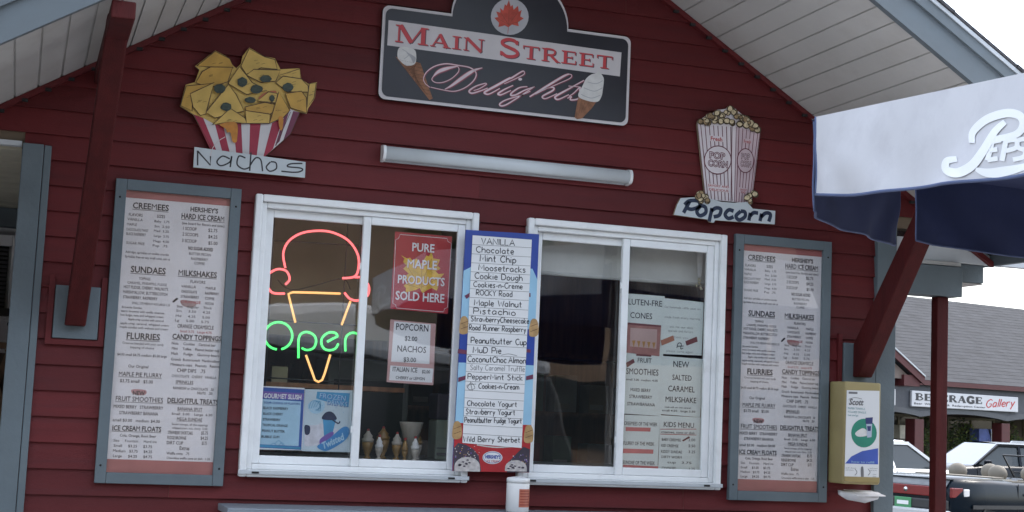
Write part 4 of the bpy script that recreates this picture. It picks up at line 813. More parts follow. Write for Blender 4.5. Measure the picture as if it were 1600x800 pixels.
# scoops of ice cream printed at the foot
for pts in (((709, 700), (716, 692), (728, 695), (740, 702), (748, 712), (752, 736), (708, 736)), ((792, 738), (794, 722), (808, 708), (818, 698), (828, 702), (827, 738))): b.poly(list(pts), fb_dk, 2, smooth=False)
for cx, cy, rx, ry in ((730, 729, 20, 15), (806, 731, 17, 12)):
    b.poly([(cx-rx, 736), (cx-rx, cy+2)]+[(cx+rx*math.cos(R(180+i*15)), cy+ry*math.sin(R(180+i*15))) for i in range(13)]+[(cx+rx, 737)], scoop, 3)
    for i in range(9): a = random.uniform(0, math.pi); q_ = random.uniform(.2, .85); x, y = cx+rx*q_*math.cos(a), cy-ry*q_*math.sin(a)+2; b.poly([(x-2, y), (x, y-1.6), (x+3, y-1), (x+2, y+1)], fb_dk, 4)
for i in range(30): x, y = random.uniform(711, 750), random.uniform(697, 716); b.ell(x, y, random.uniform(.5, 1.5), random.uniform(.4, 1.2), random.choice((scoop, waff, violet)), 3, 6)
for i in range(26): x, y = random.uniform(796, 825), random.uniform(710, 724); b.ell(x, y, random.uniform(.5, 1.5), random.uniform(.4, 1.2), random.choice((scoop, waff, violet)), 3, 6)
b.stroke([(745, 695), (775, 699), (812, 697)], 2, scoop, 3)
b.ell(769.5, 715, 15.5, 10, paper_clean, 4); b.ring(769.5, 715, 13.8, 8.6, .7, fbm, 5); b.text("HERSHEY'S", 758, 716, 5, fbm, 6, w=24, bold=.04); b.text('ICE CREAM', 760, 722, 3.4, fb_red, 6, w=20, bold=.01)
b.build('printed_artwork', fb)
b = MB(-.066); b.poly([(738.5, 367.5), (831, 374.5), (815, 700), (722.5, 692)], paper_clean, 6)
for y in (382.5, 397, 411, 425, 438.5, 451.5, 465, 480, 493, 506, 519, 539, 554, 568, 581, 596, 610, 622, 637, 650, 664, 678):
    t = (y-367)/(692-367); xl = 738.5+(722.5-738.5)*t; xr = 831+(815-831)*t; b.stroke([(xl, y-.5), (xr, y+4.6)], .6, ink_grey, 7, smooth=False)
for t, x, y, w_, c, g in (('VANILLA', 752, 381, 54, 10, 0), ('Chocolate', 744, 394, 61, 10, 0), ('Mint Chip', 750, 408, 58, 11, 0), ('Moosetracks', 748, 422, 75, 10, 0), ('Cookie Dough', 742, 435, 76, 10, 0), ('Cookies-n-Creme', 740, 448, 78, 9, 0), ('ROCKY Road', 744, 461, 58, 9, 0), ('Maple Walnut', 741, 477, 76, 10, 0), ('Pistachio', 740, 490, 68, 10, 0), ('StrawberryCheesecake', 736, 502, 92, 9, 0), ('Road Runner Raspberry', 733, 515.5, 90, 9, 0), ('Peanutbutter Cup', 736, 536, 88, 10, 0), ('MuD Pie', 739, 551, 46, 10, 0), ('CoconutChoc.Almon', 731, 565, 92, 10, 0), ('Salty Caramel Truffle', 735, 578, 86, 9, 1), ('PepperMint Stick', 731, 592, 87, 9, 0), ('Cookies-n-Cream', 748, 607, 64, 9, 0), ('Chocolate Yogurt', 730, 634, 79, 9, 0), ('Strawberry Yogurt', 728, 647, 78, 9, 0), ('Peanutbutter Fudge Yogurt', 726, 660, 90, 9, 0), ('Wild Berry Sherbet', 724, 690, 90, 9, 0)):
    b.text(t, x, y, c*.92, ink_grey if g else ink, 8, w=w_, font='h', weight=.14 if not g else .09, rot=1.2)
for st in ((730, 606, 736, 598, 742, 606, 734, 609, 730, 602, 744, 600), (735, 596, 738, 611)): b.stroke([(st[i], st[i+1]) for i in range(0, len(st), 2)], .8, ink_grey, 8)
b.stroke([(783, 555), (795, 553), (808, 556)], .7, ink_grey, 8)
b.build('writing_panel', fb)

# ================================================================== things on the counter and inside
tub = thing('wipes_canister', (Wp(808, 795, -.15).x, -.15, 1.21), 'white plastic canister with orange label standing on the serving counter', 'canister')
cx = tub.location.x; b = MB(); b.lathe((cx, -.15, 1.2105), [(.046, 0), (.049, .004), (.049, .118), (.046, .122)], white_paint, 28); b.build('canister_body', tub)
b = MB(); b.lathe((cx, -.15, 1.333), [(.050, 0), (.050, .016), (.046, .02), (.02, .024)], vinyl_white, 28); b.build('lid', tub)
b = MB(); lab = mat('label_orange', (.50, .16, .10), .5, var=.1); vs = []
for i in range(9):
    a = R(-102+i*11); vs += [(cx+.0497*math.cos(a), -.15+.0497*math.sin(a), 1.232), (cx+.0497*math.cos(a), -.15+.0497*math.sin(a), 1.308)]
b.add(vs, [(2*i, 2*i+2, 2*i+3, 2*i+1) for i in range(8)], lab, True)
for j in range(6):
    vs = []
    for i in range(8):
        a = R(-97+i*(10-(j % 3)))
        for z in (1.240+j*.0115, 1.2445+j*.0115): vs.append((cx+.0503*math.cos(a), -.15+.0503*math.sin(a), z))
    b.add(vs, [(2*i, 2*i+2, 2*i+3, 2*i+1) for i in range(7)], mat('label_text', (.30, .05, .03), .5))
b.build('label', tub)
# inside: shelf just behind the windows and the small things on it
stainless = mat('stainless', (.42, .45, .44), .4, metal=.6, var=.15, scale=3)
sh = thing('inside_shelf', (1.9, .3, 1.3), 'steel shelf inside running behind both windows', 'shelf')
b = MB(); b.box(.2, 3.7, .075, .62, 1.365, 1.40, stainless); b.build('shelf_board', sh)
b = MB(); b.box(.25, 3.65, .55, .58, .125, 1.363, wood); b.build('shelf_front', sh)
gold = mat('cup_gold', (.26, .15, .04), .4, var=.2, scale=30); cupw = mat('cup_white', (.42, .38, .32), .5, var=.1); cherry = mat('cherry_red', (.30, .03, .03), .4); choc = mat('choc_brown', (.09, .04, .02), .5)
def at_shelf(px, y): return Wp(px, 720, y).x
DS = [(573, .20, gold, cupw, 1.0, 'tall gold display sundae at the left end of the shelf row'), (586, .20, cupw, cream, .92, 'white display sundae second in the shelf row'), (601, .20, gold, gold, 1.1, 'gold display sundae third in the row, above a silver tray'), (617, .20, gold, cupw, 1.05, 'gold and white display sundae left of the big cup'), (629, .17, gold, gold, .85, 'small amber display cup in front of the big white cup'), (643, .17, cupw, cream, .9, 'white display cup just below the big white cup'), (656, .20, cupw, gold, 1.0, 'rightmost pale display sundae on the inside shelf')]
for i, (px, y, m1_, m2_, s_, lab_) in enumerate(DS):
    x = at_shelf(px, y); s_ *= (.95, .7, 1.0, .8, .62, .72, .9)[i]; y += (.0, -.06, .05, -.02, -.03, -.05, .06)[i]; t = thing('display_sundae', (x, y, 1.40), lab_, 'sundae', 'display sundaes inside the left window')
    b = MB(); b.lathe((x, y, 1.4005), [(.018*s_, 0), (.018*s_, .004), (.008*s_, .012), (.022*s_, .045*s_), (.027*s_, .075*s_)], m1_, 14); b.build('glass_cup', t)
    b = MB(); b.lathe((x, y, 1.4005+.075*s_), [(.025*s_, 0), (.029*s_, .012), (.02*s_, .02), (.022*s_, .028), (.012*s_, .038), (.006*s_, .05)], m2_, 14); b.build('swirl', t)
    b = MB(); b.blob((x, y, 1.4005+.075*s_+.052), .007, cherry, 0, 8); b.build('cherry', t)
x = at_shelf(640, .24); t = thing('cup_stack', (x, .24, 1.40), 'big white paper cup standing among the display sundaes', 'cup')
b = MB(); b.lathe((x, .24, 1.4005), [(.018, 0), (.018, .07), (.030, .075), (.052, .16), (.053, .166)], cupw, 20); b.build('paper_cup', t)
x = at_shelf(692, .42); t = thing('topping_warmer', (x, .42, 1.40), 'pale green box-shaped machine on the shelf inside the left window', 'machine')
b = MB(); b.box(x-.055, x+.055, .36, .5, 1.401, 1.58, mat('machine_green', (.30, .36, .29), .5, var=.1)); b.build('housing', t, bevel=.008)
b = MB(); b.box(x-.05, x+.05, .352, .3595, 1.42, 1.432, ink_grey); b.box(x-.05, x+.05, .352, .3595, 1.45, 1.456, ink_grey); b.build('vent', t)
b = MB(); b.box(x-.058, x+.058, .355, .505, 1.582, 1.70, fb_dk); b.build('hopper', t, bevel=.01)
x = at_shelf(594, .34); tag((lambda bb: bb.build('serving_tray'))((lambda bb: (bb.box(x-.02, x+.13, .15, .29, 1.4002, 1.4006, stainless), bb)[1])(MB())), 'thin silver tray under the middle display sundaes', 'tray')
x = Wp(437, 585, .16).x; z = Wp(437, 597, .16).z
b = MB(.16); b.box(x-.034, x+.034, .16, .19, z, z+.066, mat('kraft_box', (.17, .14, .085), .7, var=.15)); o = tag(b.build('cardboard_box'), 'small tan cardboard box above the slush flavor list', 'box')
b = MB(); b.box(x-.06, x+.55, .15, .4, z-.02, z-.0005, wood); tag(b.build('narrow_shelf'), 'dark wooden shelf inside holding the tan cardboard box', 'shelf')
# tall interior furniture seen dimly through the panes
dim_panel = mat('dim_panel', (.24, .20, .13), .8, var=.2, scale=3)
b = MB(); b.box(.62, 1.84, .50, .53, 1.93, 2.56, dim_panel); tag(b.build('olive_partition'), 'olive brown curtain added inside the left window behind the neon cone', 'partition')  # panel made up to lighten the brown behind the upper left panes
t = thing('drink_cooler', (1.55, .95, .12), 'dim upright cooler with dark glass door inside the left window', 'cooler')
b = MB(); b.box(1.40, 1.80, .80, 1.12, .122, 1.85, mat('cooler_grey', (.10, .11, .10), .5, var=.2)); b.build('cabinet', t, bevel=.01)
b = MB(); b.box(1.43, 1.77, .792, .799, .3, 1.75, mat('cooler_glass', (.03, .035, .035), .15)); b.build('door', t)
t = thing('back_cabinet', (2.65, 1.6, .12), 'dark brown shelf cabinet deep inside behind the right window', 'cabinet')
b = MB(); b.box(2.0, 3.6, 2.05, 2.1, .122, 2.5, wood); b.build('back_panel', t)
for z in (.9, 1.3, 1.62, 1.95): b = MB(); b.box(2.0, 3.6, 1.75, 2.049, z, z+.025, wood); b.build('board', t)
BC = [(.35, .28, .2), (.12, .10, .09), (.45, .40, .3), (.30, .07, .05), (.15, .2, .12), (.4, .38, .36)]
for i in range(14):
    x = 2.08+(i % 7)*.21; z = (1.325, 1.645)[i//7]; h = random.uniform(.1, .22); m = mat('carton_%s' % 'abcdef'[i % 6], BC[i % 6], .7, var=.2)
    b = MB(); b.box(x, x+random.uniform(.1, .17), 1.8, 1.95, z+.0005, z+h, m); b.box(x+.005, x+.09, 1.797, 1.7995, z+.02, z+.05, cupw)
    tag(b.build('carton', bevel=.003), None, 'carton', 'cartons on the shelves of the back cabinet')['label'] = 'dim carton on the dark cabinet shelves behind the right window'
# roller blind, folded high in the right window, and a hanging white ornament
t = thing('roller_blind', (2.57, .15, 2.4), 'cream roller blind pulled a little way down in the right window', 'blind')
bl = mat('blind_cream', (.55, .56, .52), .8, var=.05, scale=20, bump=.1)
b = MB(); b.box(2.10, 3.05, .12, .125, 2.265, 2.46, bl); b.build('fabric', t)
b = MB(); b.tube([(2.10, .1225, 2.262), (3.05, .1225, 2.262)], .009, bl, 10); b.build('bottom_bar', t)
t = thing('hanging_ornament', Wp(1093, 400, .09), 'cream ribbon ornament hanging in the upper right window corner', 'ornament')
b = MB(.09); P0 = [(1088, 385), (1099, 386), (1096, 432), (1091, 432)]; wslab(b, P0, .094, .09, cream); b.build('ribbon', t)
b = MB(.09)
for i in range(7): p = Wp(1091+random.uniform(-3, 5), 436+i*2.6, .09); b.blob(p, .006, mat('flower_cream', (.5, .46, .3), .7, var=.3, scale=90), .3, 6)
b.build('flowers', t)

# ================================================================== towel dispenser
dx0, dx1, dz0, dz1, dd = Wp(1320, 600, -.15).x, Wp(1377, 600, -.15).x, Wp(1345, 757, -.15).z, Wp(1345, 597, -.15).z, .15
td = thing('towel_dispenser', (3.7, -.1, dz0), 'yellowish paper towel dispenser on the wall below the right brace', 'towel dispenser')
beige = mat('dispenser_beige', (.34, .275, .125), .5, var=.1, scale=5, dirt=(.28, .2, .08, .5))
b = MB(); b.box(dx0, dx1, -dd, -.012, dz0, dz1, beige); b.build('housing', td, bevel=.008)
b = MB(); b.box(dx0+.003, dx1-.003, -dd-.006, -dd-.0005, dz0+.01, dz0+.035, mat('dispenser_dark_beige', (.30, .23, .09), .5)); b.build('lip', td, bevel=.002)  # lip in a slightly darker beige than the housing
ze = Z(3.64, 1300, 580); YD = -dd-.002
b = MB(YD); b.poly(ze(84, 108, 270, 112, 266, 634, 70, 630), paper_clean, 0)
b.ell(1300+182/3.64, 580+352/3.64, 20, 22.5, mat('label_green', (.02, .23, .15), .5), 1)
b.poly(ze(75, 525, 110, 485, 170, 455, 262, 438, 262, 530), mat('label_blue', (.05, .10, .42), .5), 1)
b.poly(ze(132, 352, 170, 325, 195, 335, 200, 365, 150, 372), cream, 2, smooth=True); b.poly(ze(190, 265, 232, 262, 230, 300, 192, 300), mat('label_navy', (.03, .04, .15), .5), 2); b.poly(ze(195, 300, 228, 300, 225, 375, 200, 378), mat('label_pale', (.42, .48, .58), .5), 3); b.poly(ze(200, 312, 222, 312, 220, 340, 203, 340), mat('label_navy', (.03, .04, .15), .5), 4)
(px, py), = ze(95, 190); b.text('Scott', px, py, 9, ink_grey, 2, w=22, bold=.03, shear=.25); b.stroke(ze(95, 160, 130, 150, 170, 158), .7, ink_grey, 2)
for t, x, y, w_ in (('PAPER TOWELS', 90, 216, 98), ('FOLDED SINGLE', 90, 236, 104), ('tear and go', 90, 254, 60)): (px, py), = ze(x, y); b.text(t, px, py, 3, mat('label_teal', (.1, .28, .30), .5), 2, w=w_/3.64)
b.poly(ze(95, 116, 145, 118, 145, 130, 95, 128), ink_grey, 1)
(px, py), = ze(110, 520); b.text('how to refill', px, py, 3.2, blue_l, 3, w=36)
for x in (130, 205): b.stroke(ze(x, 555, x+12, 575, x, 592), 1.0, ink_grey, 2)
b.poly(ze(165, 548, 178, 548, 180, 605, 166, 605), ink_grey, 2, smooth=True)
for x, y, w_ in ((78, 552, 60), (78, 564, 45), (215, 555, 45), (215, 567, 40), (232, 590, 20), (232, 602, 20)): (px, py), = ze(x, y); b.text('pull down', px, py, 1.8, ink_grey, 2, w=w_/3.64)
part(b.build('front_label', td), 'white label with a green disc and a blue curve')
b = MB(); tow = mat('paper_towel', (.66, .64, .64), .8, var=.06, scale=30)
A = [Wp(x, y, yy) for x, y, yy in ((1314, 768, -.10), (1376, 771, -.10), (1372, 780, -.135), (1352, 786, -.16), (1324, 781, -.16), (1315, 775, -.135))]
A2 = [Vector((v.x, v.y+.03, v.z+.006)) for v in A]
b.add(A+A2, [(0, 5, 4, 3, 2, 1), (6, 7, 8, 9, 10, 11)]+[(i, (i+1) % 6, (i+1) % 6+6, i+6) for i in range(6)], tow, True)
A = [Wp(x, y, yy) for x, y, yy in ((1318, 766, -.06), (1362, 768, -.06), (1384, 776, -.13), (1340, 776, -.14))]; b.add(A+[Vector((v.x, v.y, v.z+.004)) for v in A], [(0, 3, 2, 1), (4, 5, 6, 7), (0, 1, 5, 4), (1, 2, 6, 5), (2, 3, 7, 6), (3, 0, 4, 7)], tow)
b.build('paper_towel', td)

# ================================================================== umbrella
can_w = mat('umbrella_white', (.62, .615, .64), .85, var=.05, scale=4, bump=.22, bscale=9, dirt=(.48, .47, .50, .5), dscale=5); can_n = mat('umbrella_navy', (.034, .046, .12), .8, var=.12, scale=6, bump=.06, bscale=20); can_l = mat('umbrella_blue', (.10, .13, .24), .8, var=.1); logo_w = mat('logo_white', (.88, .89, .89), .6, var=.02); pole_m = mat('pole_white', (.6, .6, .6), .4)
A = Vector((2.240, -2.215, 2.556)); Dv = Vector((3.15, -1.36, 2.5))
_ad = (Dv-A).xy.to_3d(); rad = _ad.length/(2*math.sin(math.pi/8)); _n = Vector((_ad.y, -_ad.x, 0)).normalized()
ctr = ((A+Dv)/2).xy.to_3d()+_n*rad*math.cos(math.pi/8)
a0 = math.atan2(A.y-ctr.y, A.x-ctr.x); VZ = .236
def tz(x, y): return 2.556+(y+2.205)*.08-(x-2.262)*.03
um = thing('patio_umbrella', (ctr.x, ctr.y, .12), 'white octagonal patio umbrella with navy underside and printed soda lettering', 'umbrella')
cor = [Vector((ctr.x+rad*math.cos(a0-i*math.pi/4), ctr.y+rad*math.sin(a0-i*math.pi/4), 0)) for i in range(8)]      # A is corner 7.. going clockwise seen from above
if (cor[1]-Dv.xy.to_3d()).length < .1: cor = [cor[0]]+cor[:0:-1]      # cor[1] lies towards the camera, cor[7] towards the wall
for c in cor: c.z = tz(c.x, c.y)
apex = Vector((ctr.x, ctr.y, tz(ctr.x, ctr.y)+.26))
b = MB(); vs = []; n = 8
for i in range(8):
    c0, c1 = cor[i], cor[(i+1) % 8]; row = []
    G_ = 10; g = [[None]*(G_+1) for _ in range(G_+1)]
    for u in range(G_+1):
        for v in range(G_+1):
            p = c0.lerp(c1, v/G_); q = apex.lerp(p, u/G_); q = q.copy(); q.z -= .05*math.sin(math.pi*u/G_)*math.sin(math.pi*v/G_)+.02*math.sin(math.pi*u/G_); g[u][v] = q
    vs = [g[u][v] for u in range(G_+1) for v in range(G_+1)]
    fs = [(u*(G_+1)+v, u*(G_+1)+v+1, (u+1)*(G_+1)+v+1, (u+1)*(G_+1)+v) for u in range(G_) for v in range(G_)]
    b.add(vs, fs, can_w, True); b.add([v-Vector((0, 0, .004)) for v in vs], fs, can_n, True)
b.build('canopy', um)
for i in range(8):
    b = MB(); c0, c1 = cor[i], cor[(i+1) % 8]; nrm = (((c0+c1)/2-ctr).xy.to_3d()).normalized(); tdir = (c1-c0).normalized(); ln = (c1-c0).length
    NX, NZ = 28, 10; um_, ua_ = (.885, .0925) if i == 7 else (.955, .0225)
    def pt(u, v, off, i=i, c0=c0, c1=c1, nrm=nrm, tdir=tdir, ln=ln):
        p = c0.lerp(c1, u)
        near = min(u, 1-u)*ln
        drop = (VZ if i == 0 else .255 if i == 6 else .28)*(1+.02*math.sin(u*9+i))*(v) + v*.02*math.sin(math.pi*u)
        bul = .012*math.sin(u*7+i*1.7+v*2)*v + .02*v*math.sin(math.pi*u) - .03*v*math.exp(-near/.06)
        bul += .012*math.exp(-((near-.1-.35*v)/.09)**2)*v
        for ce in (u*ln, (1-u)*ln): bul += .010*v*math.sin(14*math.atan2(v*VZ, ce+.02)+i)*math.exp(-ce/.30)*(1-math.exp(-ce/.08))
        bul += .004*math.sin(23*u+6*v+i)*v
        w_ = p + nrm*(bul+off); w_.z = p.z-drop+.004
        if i == 7 and u < .5: w_.z -= .03*v*0
        return w_
    vs = [pt(u/NX*um_+ua_, v/NZ, 0) for v in range(NZ+1) for u in range(NX+1)]; fs = [(v*(NX+1)+u, v*(NX+1)+u+1, (v+1)*(NX+1)+u+1, (v+1)*(NX+1)+u) for v in range(NZ) for u in range(NX)]
    b.add(vs, fs, can_w, True)
    b.add([pt(u/NX*um_+ua_, v/NZ, -.003) for v in range(NZ+1) for u in range(NX+1)], fs, can_n, True)
    pan = b.build('valance', um)
    b = MB(); b.tube([pt(u/NX*um_+ua_, 1.0, 0) for u in range(NX+1)], .0045, can_l, 6); b.tube([pt(ua_, v/NZ, 0) for v in range(NZ+1)], .004, can_l, 6); b.tube([pt(um_+ua_, v/NZ, 0) for v in range(NZ+1)], .004, can_l, 6); b.build('piping', pan)
    if i == 0:
        # lettering, drawn over the first valance panel
        pl_n = nrm.copy(); c_off = .034
        P0 = c0 + nrm*c_off
        def on_pan(px, py):
            d = ray(px, py); o_ = .03
            for _ in range(5):
                t = (c0+nrm*o_-CAM).dot(pl_n)/d.dot(pl_n); w_ = CAM+d*t
                rel = w_-c0; u = max(0, min(1.2, ((rel.dot(tdir)/ln)-.0225)/.955)); uu = u*.955+.0225; top = c0.lerp(c1, uu).z; v = max(0, min(1.1, (top+.004-w_.z)/VZ/1.02))
                q = pt(uu, v, .0030); o_ = (q-c0).dot(nrm)
            return q
        zl = Z(2.6657, 1250, 100); lb = MB()
        def lstroke(pts, ws):
            pts = catmull(pts, 7); k = len(pts); L_, R_ = [], []
            ws = [ws[0]+(ws[1]-ws[0])*math.sin(math.pi*j/(k-1)) for j in range(k)] if isinstance(ws, tuple) else [ws]*k
            for j in range(k):
                t0, t1 = pts[max(j-1, 0)], pts[min(j+1, k-1)]; tx, ty = t1[0]-t0[0], t1[1]-t0[1]; q = math.hypot(tx, ty) or 1
                L_.append(on_pan(pts[j][0]-ty/q*ws[j]/2, pts[j][1]+tx/q*ws[j]/2)); R_.append(on_pan(pts[j][0]+ty/q*ws[j]/2, pts[j][1]-tx/q*ws[j]/2))
            vs = [p for pr in zip(L_, R_) for p in pr]; lb.add(vs, [(2*j, 2*j+1, 2*j+3, 2*j+2) for j in range(k-1)], logo_w)
        for st, w_ in (((705, 320, 712, 275, 770, 225, 850, 200, 905, 210, 920, 245, 890, 285, 800, 305), (9, 13)), ((845, 235, 800, 275, 750, 350, 700, 410, 640, 440, 595, 430, 598, 395, 640, 385), (8, 14)), ((790, 310, 765, 390), 8), ((785, 315, 825, 308), 7), ((775, 350, 808, 345), 7), ((765, 388, 808, 382), 7), ((845, 310, 825, 392), 8), ((845, 312, 885, 310, 885, 340, 838, 352), 7), ((930, 305, 895, 312, 895, 340, 920, 352, 915, 378, 870, 388), 7), ((950, 300, 940, 380), 8), ((715, 425, 770, 440, 860, 430, 960, 408), (5, 15)), ((960, 300, 1000, 300), 5)):
            lstroke(zl(*st), w_)
        part(lb.build('soda_lettering', pan), 'white script soda lettering')
    # rib under the canopy
    b = MB(); r0 = cor[i].copy(); b.tube([apex-Vector((0, 0, .05)), r0.lerp(apex, .05)-Vector((0, 0, .02))], .008, pole_m, 6); b.build('rib', um)
b = MB(); b.tube([(ctr.x, ctr.y, .13), apex+Vector((0, 0, .02))], .02, pole_m, 12); b.build('pole', um)
b = MB(); b.lathe((ctr.x, ctr.y, .121), [(.28, 0), (.28, .05), (.2, .08), (.04, .1), (.03, .25)], mat('base_grey', (.2, .2, .2), .7), 24); b.build('base', um)
b = MB(); b.lathe((apex.x, apex.y, apex.z+.005), [(.03, 0), (.035, .02), (.015, .05), (.005, .06)], pole_m, 12); b.build('finial', um)

# brown slatted screen and thin post at the left porch
b = MB(); br = mat('lattice_brown', (.10, .06, .035), .8, var=.35, scale=14)
t = thing('lattice_screen', (-.4, 1.3, .12), 'dark brown lattice screen beyond the left corner board', 'screen')
zt = Wp(8, 545, 1.3).z; 
for i in range(22):
    for s_ in (1, -1):
        x = -.9+i*.09; b.beam((x-.0*s_, 1.3+.012*s_, .13), (x+s_*.45*0+s_*.5, 1.3+.012*s_, zt), .03, .01, br, up=(0, 1, 0))
b.box(-.62, -.0, 1.32, 1.33, .13, zt-.02, mat('screen_back', (.04, .028, .02), .9)); b.build('lattice', t)
b = MB(); b.box(-.9, -.02, 1.27, 1.335, zt, zt+.03, br); b.build('top_rail', t)
t = thing('railing_post', (Wp(10, 600, .9).x, .9, .12), 'thin black metal post beside the left corner board', 'post')
x = Wp(11, 560, .9).x; b = MB(); b.tube([(x, .9, .13), (x, .9, Wp(12, 508, .9).z)], .007, wire, 8); b.build('rod', t)
b = MB(); b.blob((x, .9, Wp(12, 506, .9).z), .012, wire, 0, 8); b.build('cap', t)
t = thing('black_railing', Wp(8, 490, 1.9), 'small black lantern piece under the blind-filled porch window', 'railing')  # short piece of the porch's black railing
p = Wp(8, 488, 1.9); b = MB(); b.box(p.x-.09, p.x+.055, 1.87, 1.93, p.z-.02, p.z+.02, wire); b.build('railing_body', t)
b = MB(); b.tube([(p.x-.05, 1.9, p.z+.02), (p.x-.05, 1.9, p.z+.12)], .008, wire, 6); b.build('hook', t)

# ================================================================== store across the parking lot
AZ = R(76.4); SA = Vector((math.sin(AZ), math.cos(AZ), 0)); SN = Vector((-math.cos(AZ)*-1, -math.sin(AZ), 0)); SN = Vector((SA.y, -SA.x, 0))
S0 = atdepth(1425, 640, 45); S0.z = 0
def loc_at(px, py, back):                      # pixel -> store coordinates (along, back, up) on the vertical plane `back` metres behind the facade
    o = S0 - SN*back; d = ray(px, py); t = (o-CAM).dot(SN)/d.dot(SN); w_ = CAM+d*t; rel = w_-S0
    return Vector((rel.dot(SA), back, w_.z))
st = local(thing('store_building', S0, 'long grey-roofed store with dark red columns across the parking lot', 'store', rz=math.atan2(SA.y, SA.x)))
shing = mat('shingle_grey', (.029, .030, .034), .95, var=.30, scale=2.2, bump=.4, bscale=30, dirt=(.022, .022, .025, .6), dscale=9)
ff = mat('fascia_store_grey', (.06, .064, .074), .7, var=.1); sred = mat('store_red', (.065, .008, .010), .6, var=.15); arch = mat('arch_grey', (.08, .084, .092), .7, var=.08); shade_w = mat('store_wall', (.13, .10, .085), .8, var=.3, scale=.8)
zr0 = loc_at(1500, 472, 6.5).z; ze_ = loc_at(1500, 598, 0).z; zb_ = loc_at(1500, 648, 0).z; zt_ = loc_at(1500, 612, 0).z
x0, x1 = -16, 24
b = MB(); b.prism([(x0, -.25, ze_), (x1, -.25, ze_), (x1, 6.5, zr0), (x0, 6.5, zr0)], (0, .05, -.12), shing); b.prism([(x1, 13, ze_), (x0, 13, ze_), (x0, 6.5, zr0), (x1, 6.5, zr0)], (0, -.05, -.12), shing)
for i in range(26):
    f_ = (i+1)/27; y = -.25+6.75*f_; zz = ze_+(zr0-ze_)*f_; b.box(x0, x1, y, y+.012, zz-.004, zz+.006, shing)
b.build('roof', st)
b = MB(); b.box(x0, x1, -.27, -.21, ze_-.16, ze_-.01, sred); b.build('gutter', st)
b = MB()
# band below the eave with shallow arches between the columns
cols = [-7.6, -3.65, .25, 4.2, 8.1, 12.0]
pts = [(x0, -.1, ze_-.17)]; up = []
xs = x0
low = [(x0, zb_)]
for k in range(240):
    x = x0+(x1-x0)*k/239; ph = ((x-cols[0]) % 3.93)/3.93; low.append((x, zb_-.14+.15*math.sin(math.pi*ph)**.7))
P = [(x, -.1, z) for x, z in low[1:]] + [(x1, -.1, ze_-.165), (x0, -.1, ze_-.165)]
tri = geometry.tessellate_polygon([[Vector((p[0], p[2], 0)) for p in P]])
b.add(P, [t if (P[t[1]][0]-P[t[0]][0])*(P[t[2]][2]-P[t[0]][2])-(P[t[1]][2]-P[t[0]][2])*(P[t[2]][0]-P[t[0]][0]) > 0 else t[::-1] for t in tri], ff); b.prism(P, (0, .2, 0), ff, cap=False)
b.build('arched_fascia', st)
b = MB(); P = [(x, -.13, z) for x, z in low[1:]]; Q = [(x, -.13, z+.16) for x, z in low[1:]]
n = len(P); b.add(P+Q+[(x, -.101, z) for x, _, z in P]+[(x, -.101, z) for x, _, z in Q], [(i, i+1, n+i+1, n+i) for i in range(n-1)]+[(2*n+i, 2*n+i+1, i+1, i) for i in range(n-1)]+[(n+i, n+i+1, 3*n+i+1, 3*n+i) for i in range(n-1)], arch); b.build('arch_trim', st)
for x in cols: 
    b = MB(); b.box(x-.2, x+.2, -.08, .32, 0, zb_-.2, sred); b.box(x-.26, x+.26, -.14, .38, 0, .3, sred); b.build('column', st, bevel=.02)
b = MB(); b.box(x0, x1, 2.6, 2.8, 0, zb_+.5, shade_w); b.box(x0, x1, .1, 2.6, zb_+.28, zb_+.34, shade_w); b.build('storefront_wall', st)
sw = mat('shop_glass', (.02, .022, .024), .08); tanw = mat('store_tan', (.34, .29, .23), .8, var=.15)
for i, x in enumerate((-6.9, -2.5, 1.0, 4.5, 8.4)):
    b = MB(); b.box(x, x+2.2, 2.54, 2.595, .5, 2.1, sw); w_ = b.build('shop_window', st); b = MB(); b.box(x-.08, x, 2.5, 2.6, .42, 2.18, tanw); b.box(x+2.2, x+2.28, 2.5, 2.6, .42, 2.18, tanw); b.box(x, x+2.2, 2.5, 2.6, 2.1, 2.18, tanw); b.box(x, x+2.2, 2.5, 2.6, .42, .5, tanw); b.box(x+1.07, x+1.13, 2.51, 2.539, .5, 2.1, tanw); b.build('window_frame', w_)
for x in (-1.0, .55, 1.1, 3.45): b = MB(); b.box(x, x+.5, 2.3, 2.59, .0, zb_, tanw); b.build('wall_pier', st)
# red gable at the left, seen past the corner of the stand
g0, g1 = loc_at(1388, 549, -1.6), loc_at(1441, 599, -1.6)
gx = g0.x-1.2; gz = g0.z+1.2*(g0.z-g1.z)/(g1.x-g0.x)
b = MB(); b.prism([(gx-(g1.x-gx), -1.6, g1.z), (gx, -1.6, gz), (gx, -1.6, gz+.20), (gx-(g1.x-gx), -1.6, g1.z+.20)], (0, 5, 0), shing); b.prism([(gx, -1.6, gz), (g1.x, -1.6, g1.z), (g1.x, -1.6, g1.z+.2), (gx, -1.6, gz+.2)], (0, 5, 0), shing); b.build('gable_roof', st)
b = MB(); b.prism([(gx, -1.66, gz-.05), (g1.x+.05, -1.66, g1.z-.05), (g1.x+.05, -1.66, g1.z+.2), (gx, -1.66, gz+.2)], (0, .05, 0), sred); b.prism([(gx-(g1.x-gx), -1.66, g1.z-.05), (gx, -1.66, gz-.05), (gx, -1.66, gz+.2), (gx-(g1.x-gx), -1.66, g1.z+.2)], (0, .05, 0), sred); b.build('gable_board', st)
b = MB(); b.prism([(gx, -1.69, gz+.18), (g1.x+.05, -1.69, g1.z+.18), (g1.x+.05, -1.69, g1.z+.23), (gx, -1.69, gz+.23)], (0, .08, 0), drip_white); b.build('gable_flashing', st)
b = MB(); b.box(g1.x-.75, g1.x-.1, -1.6, -.3, g1.z-.1, g1.z+.22, sred); b.build('gable_return', st)
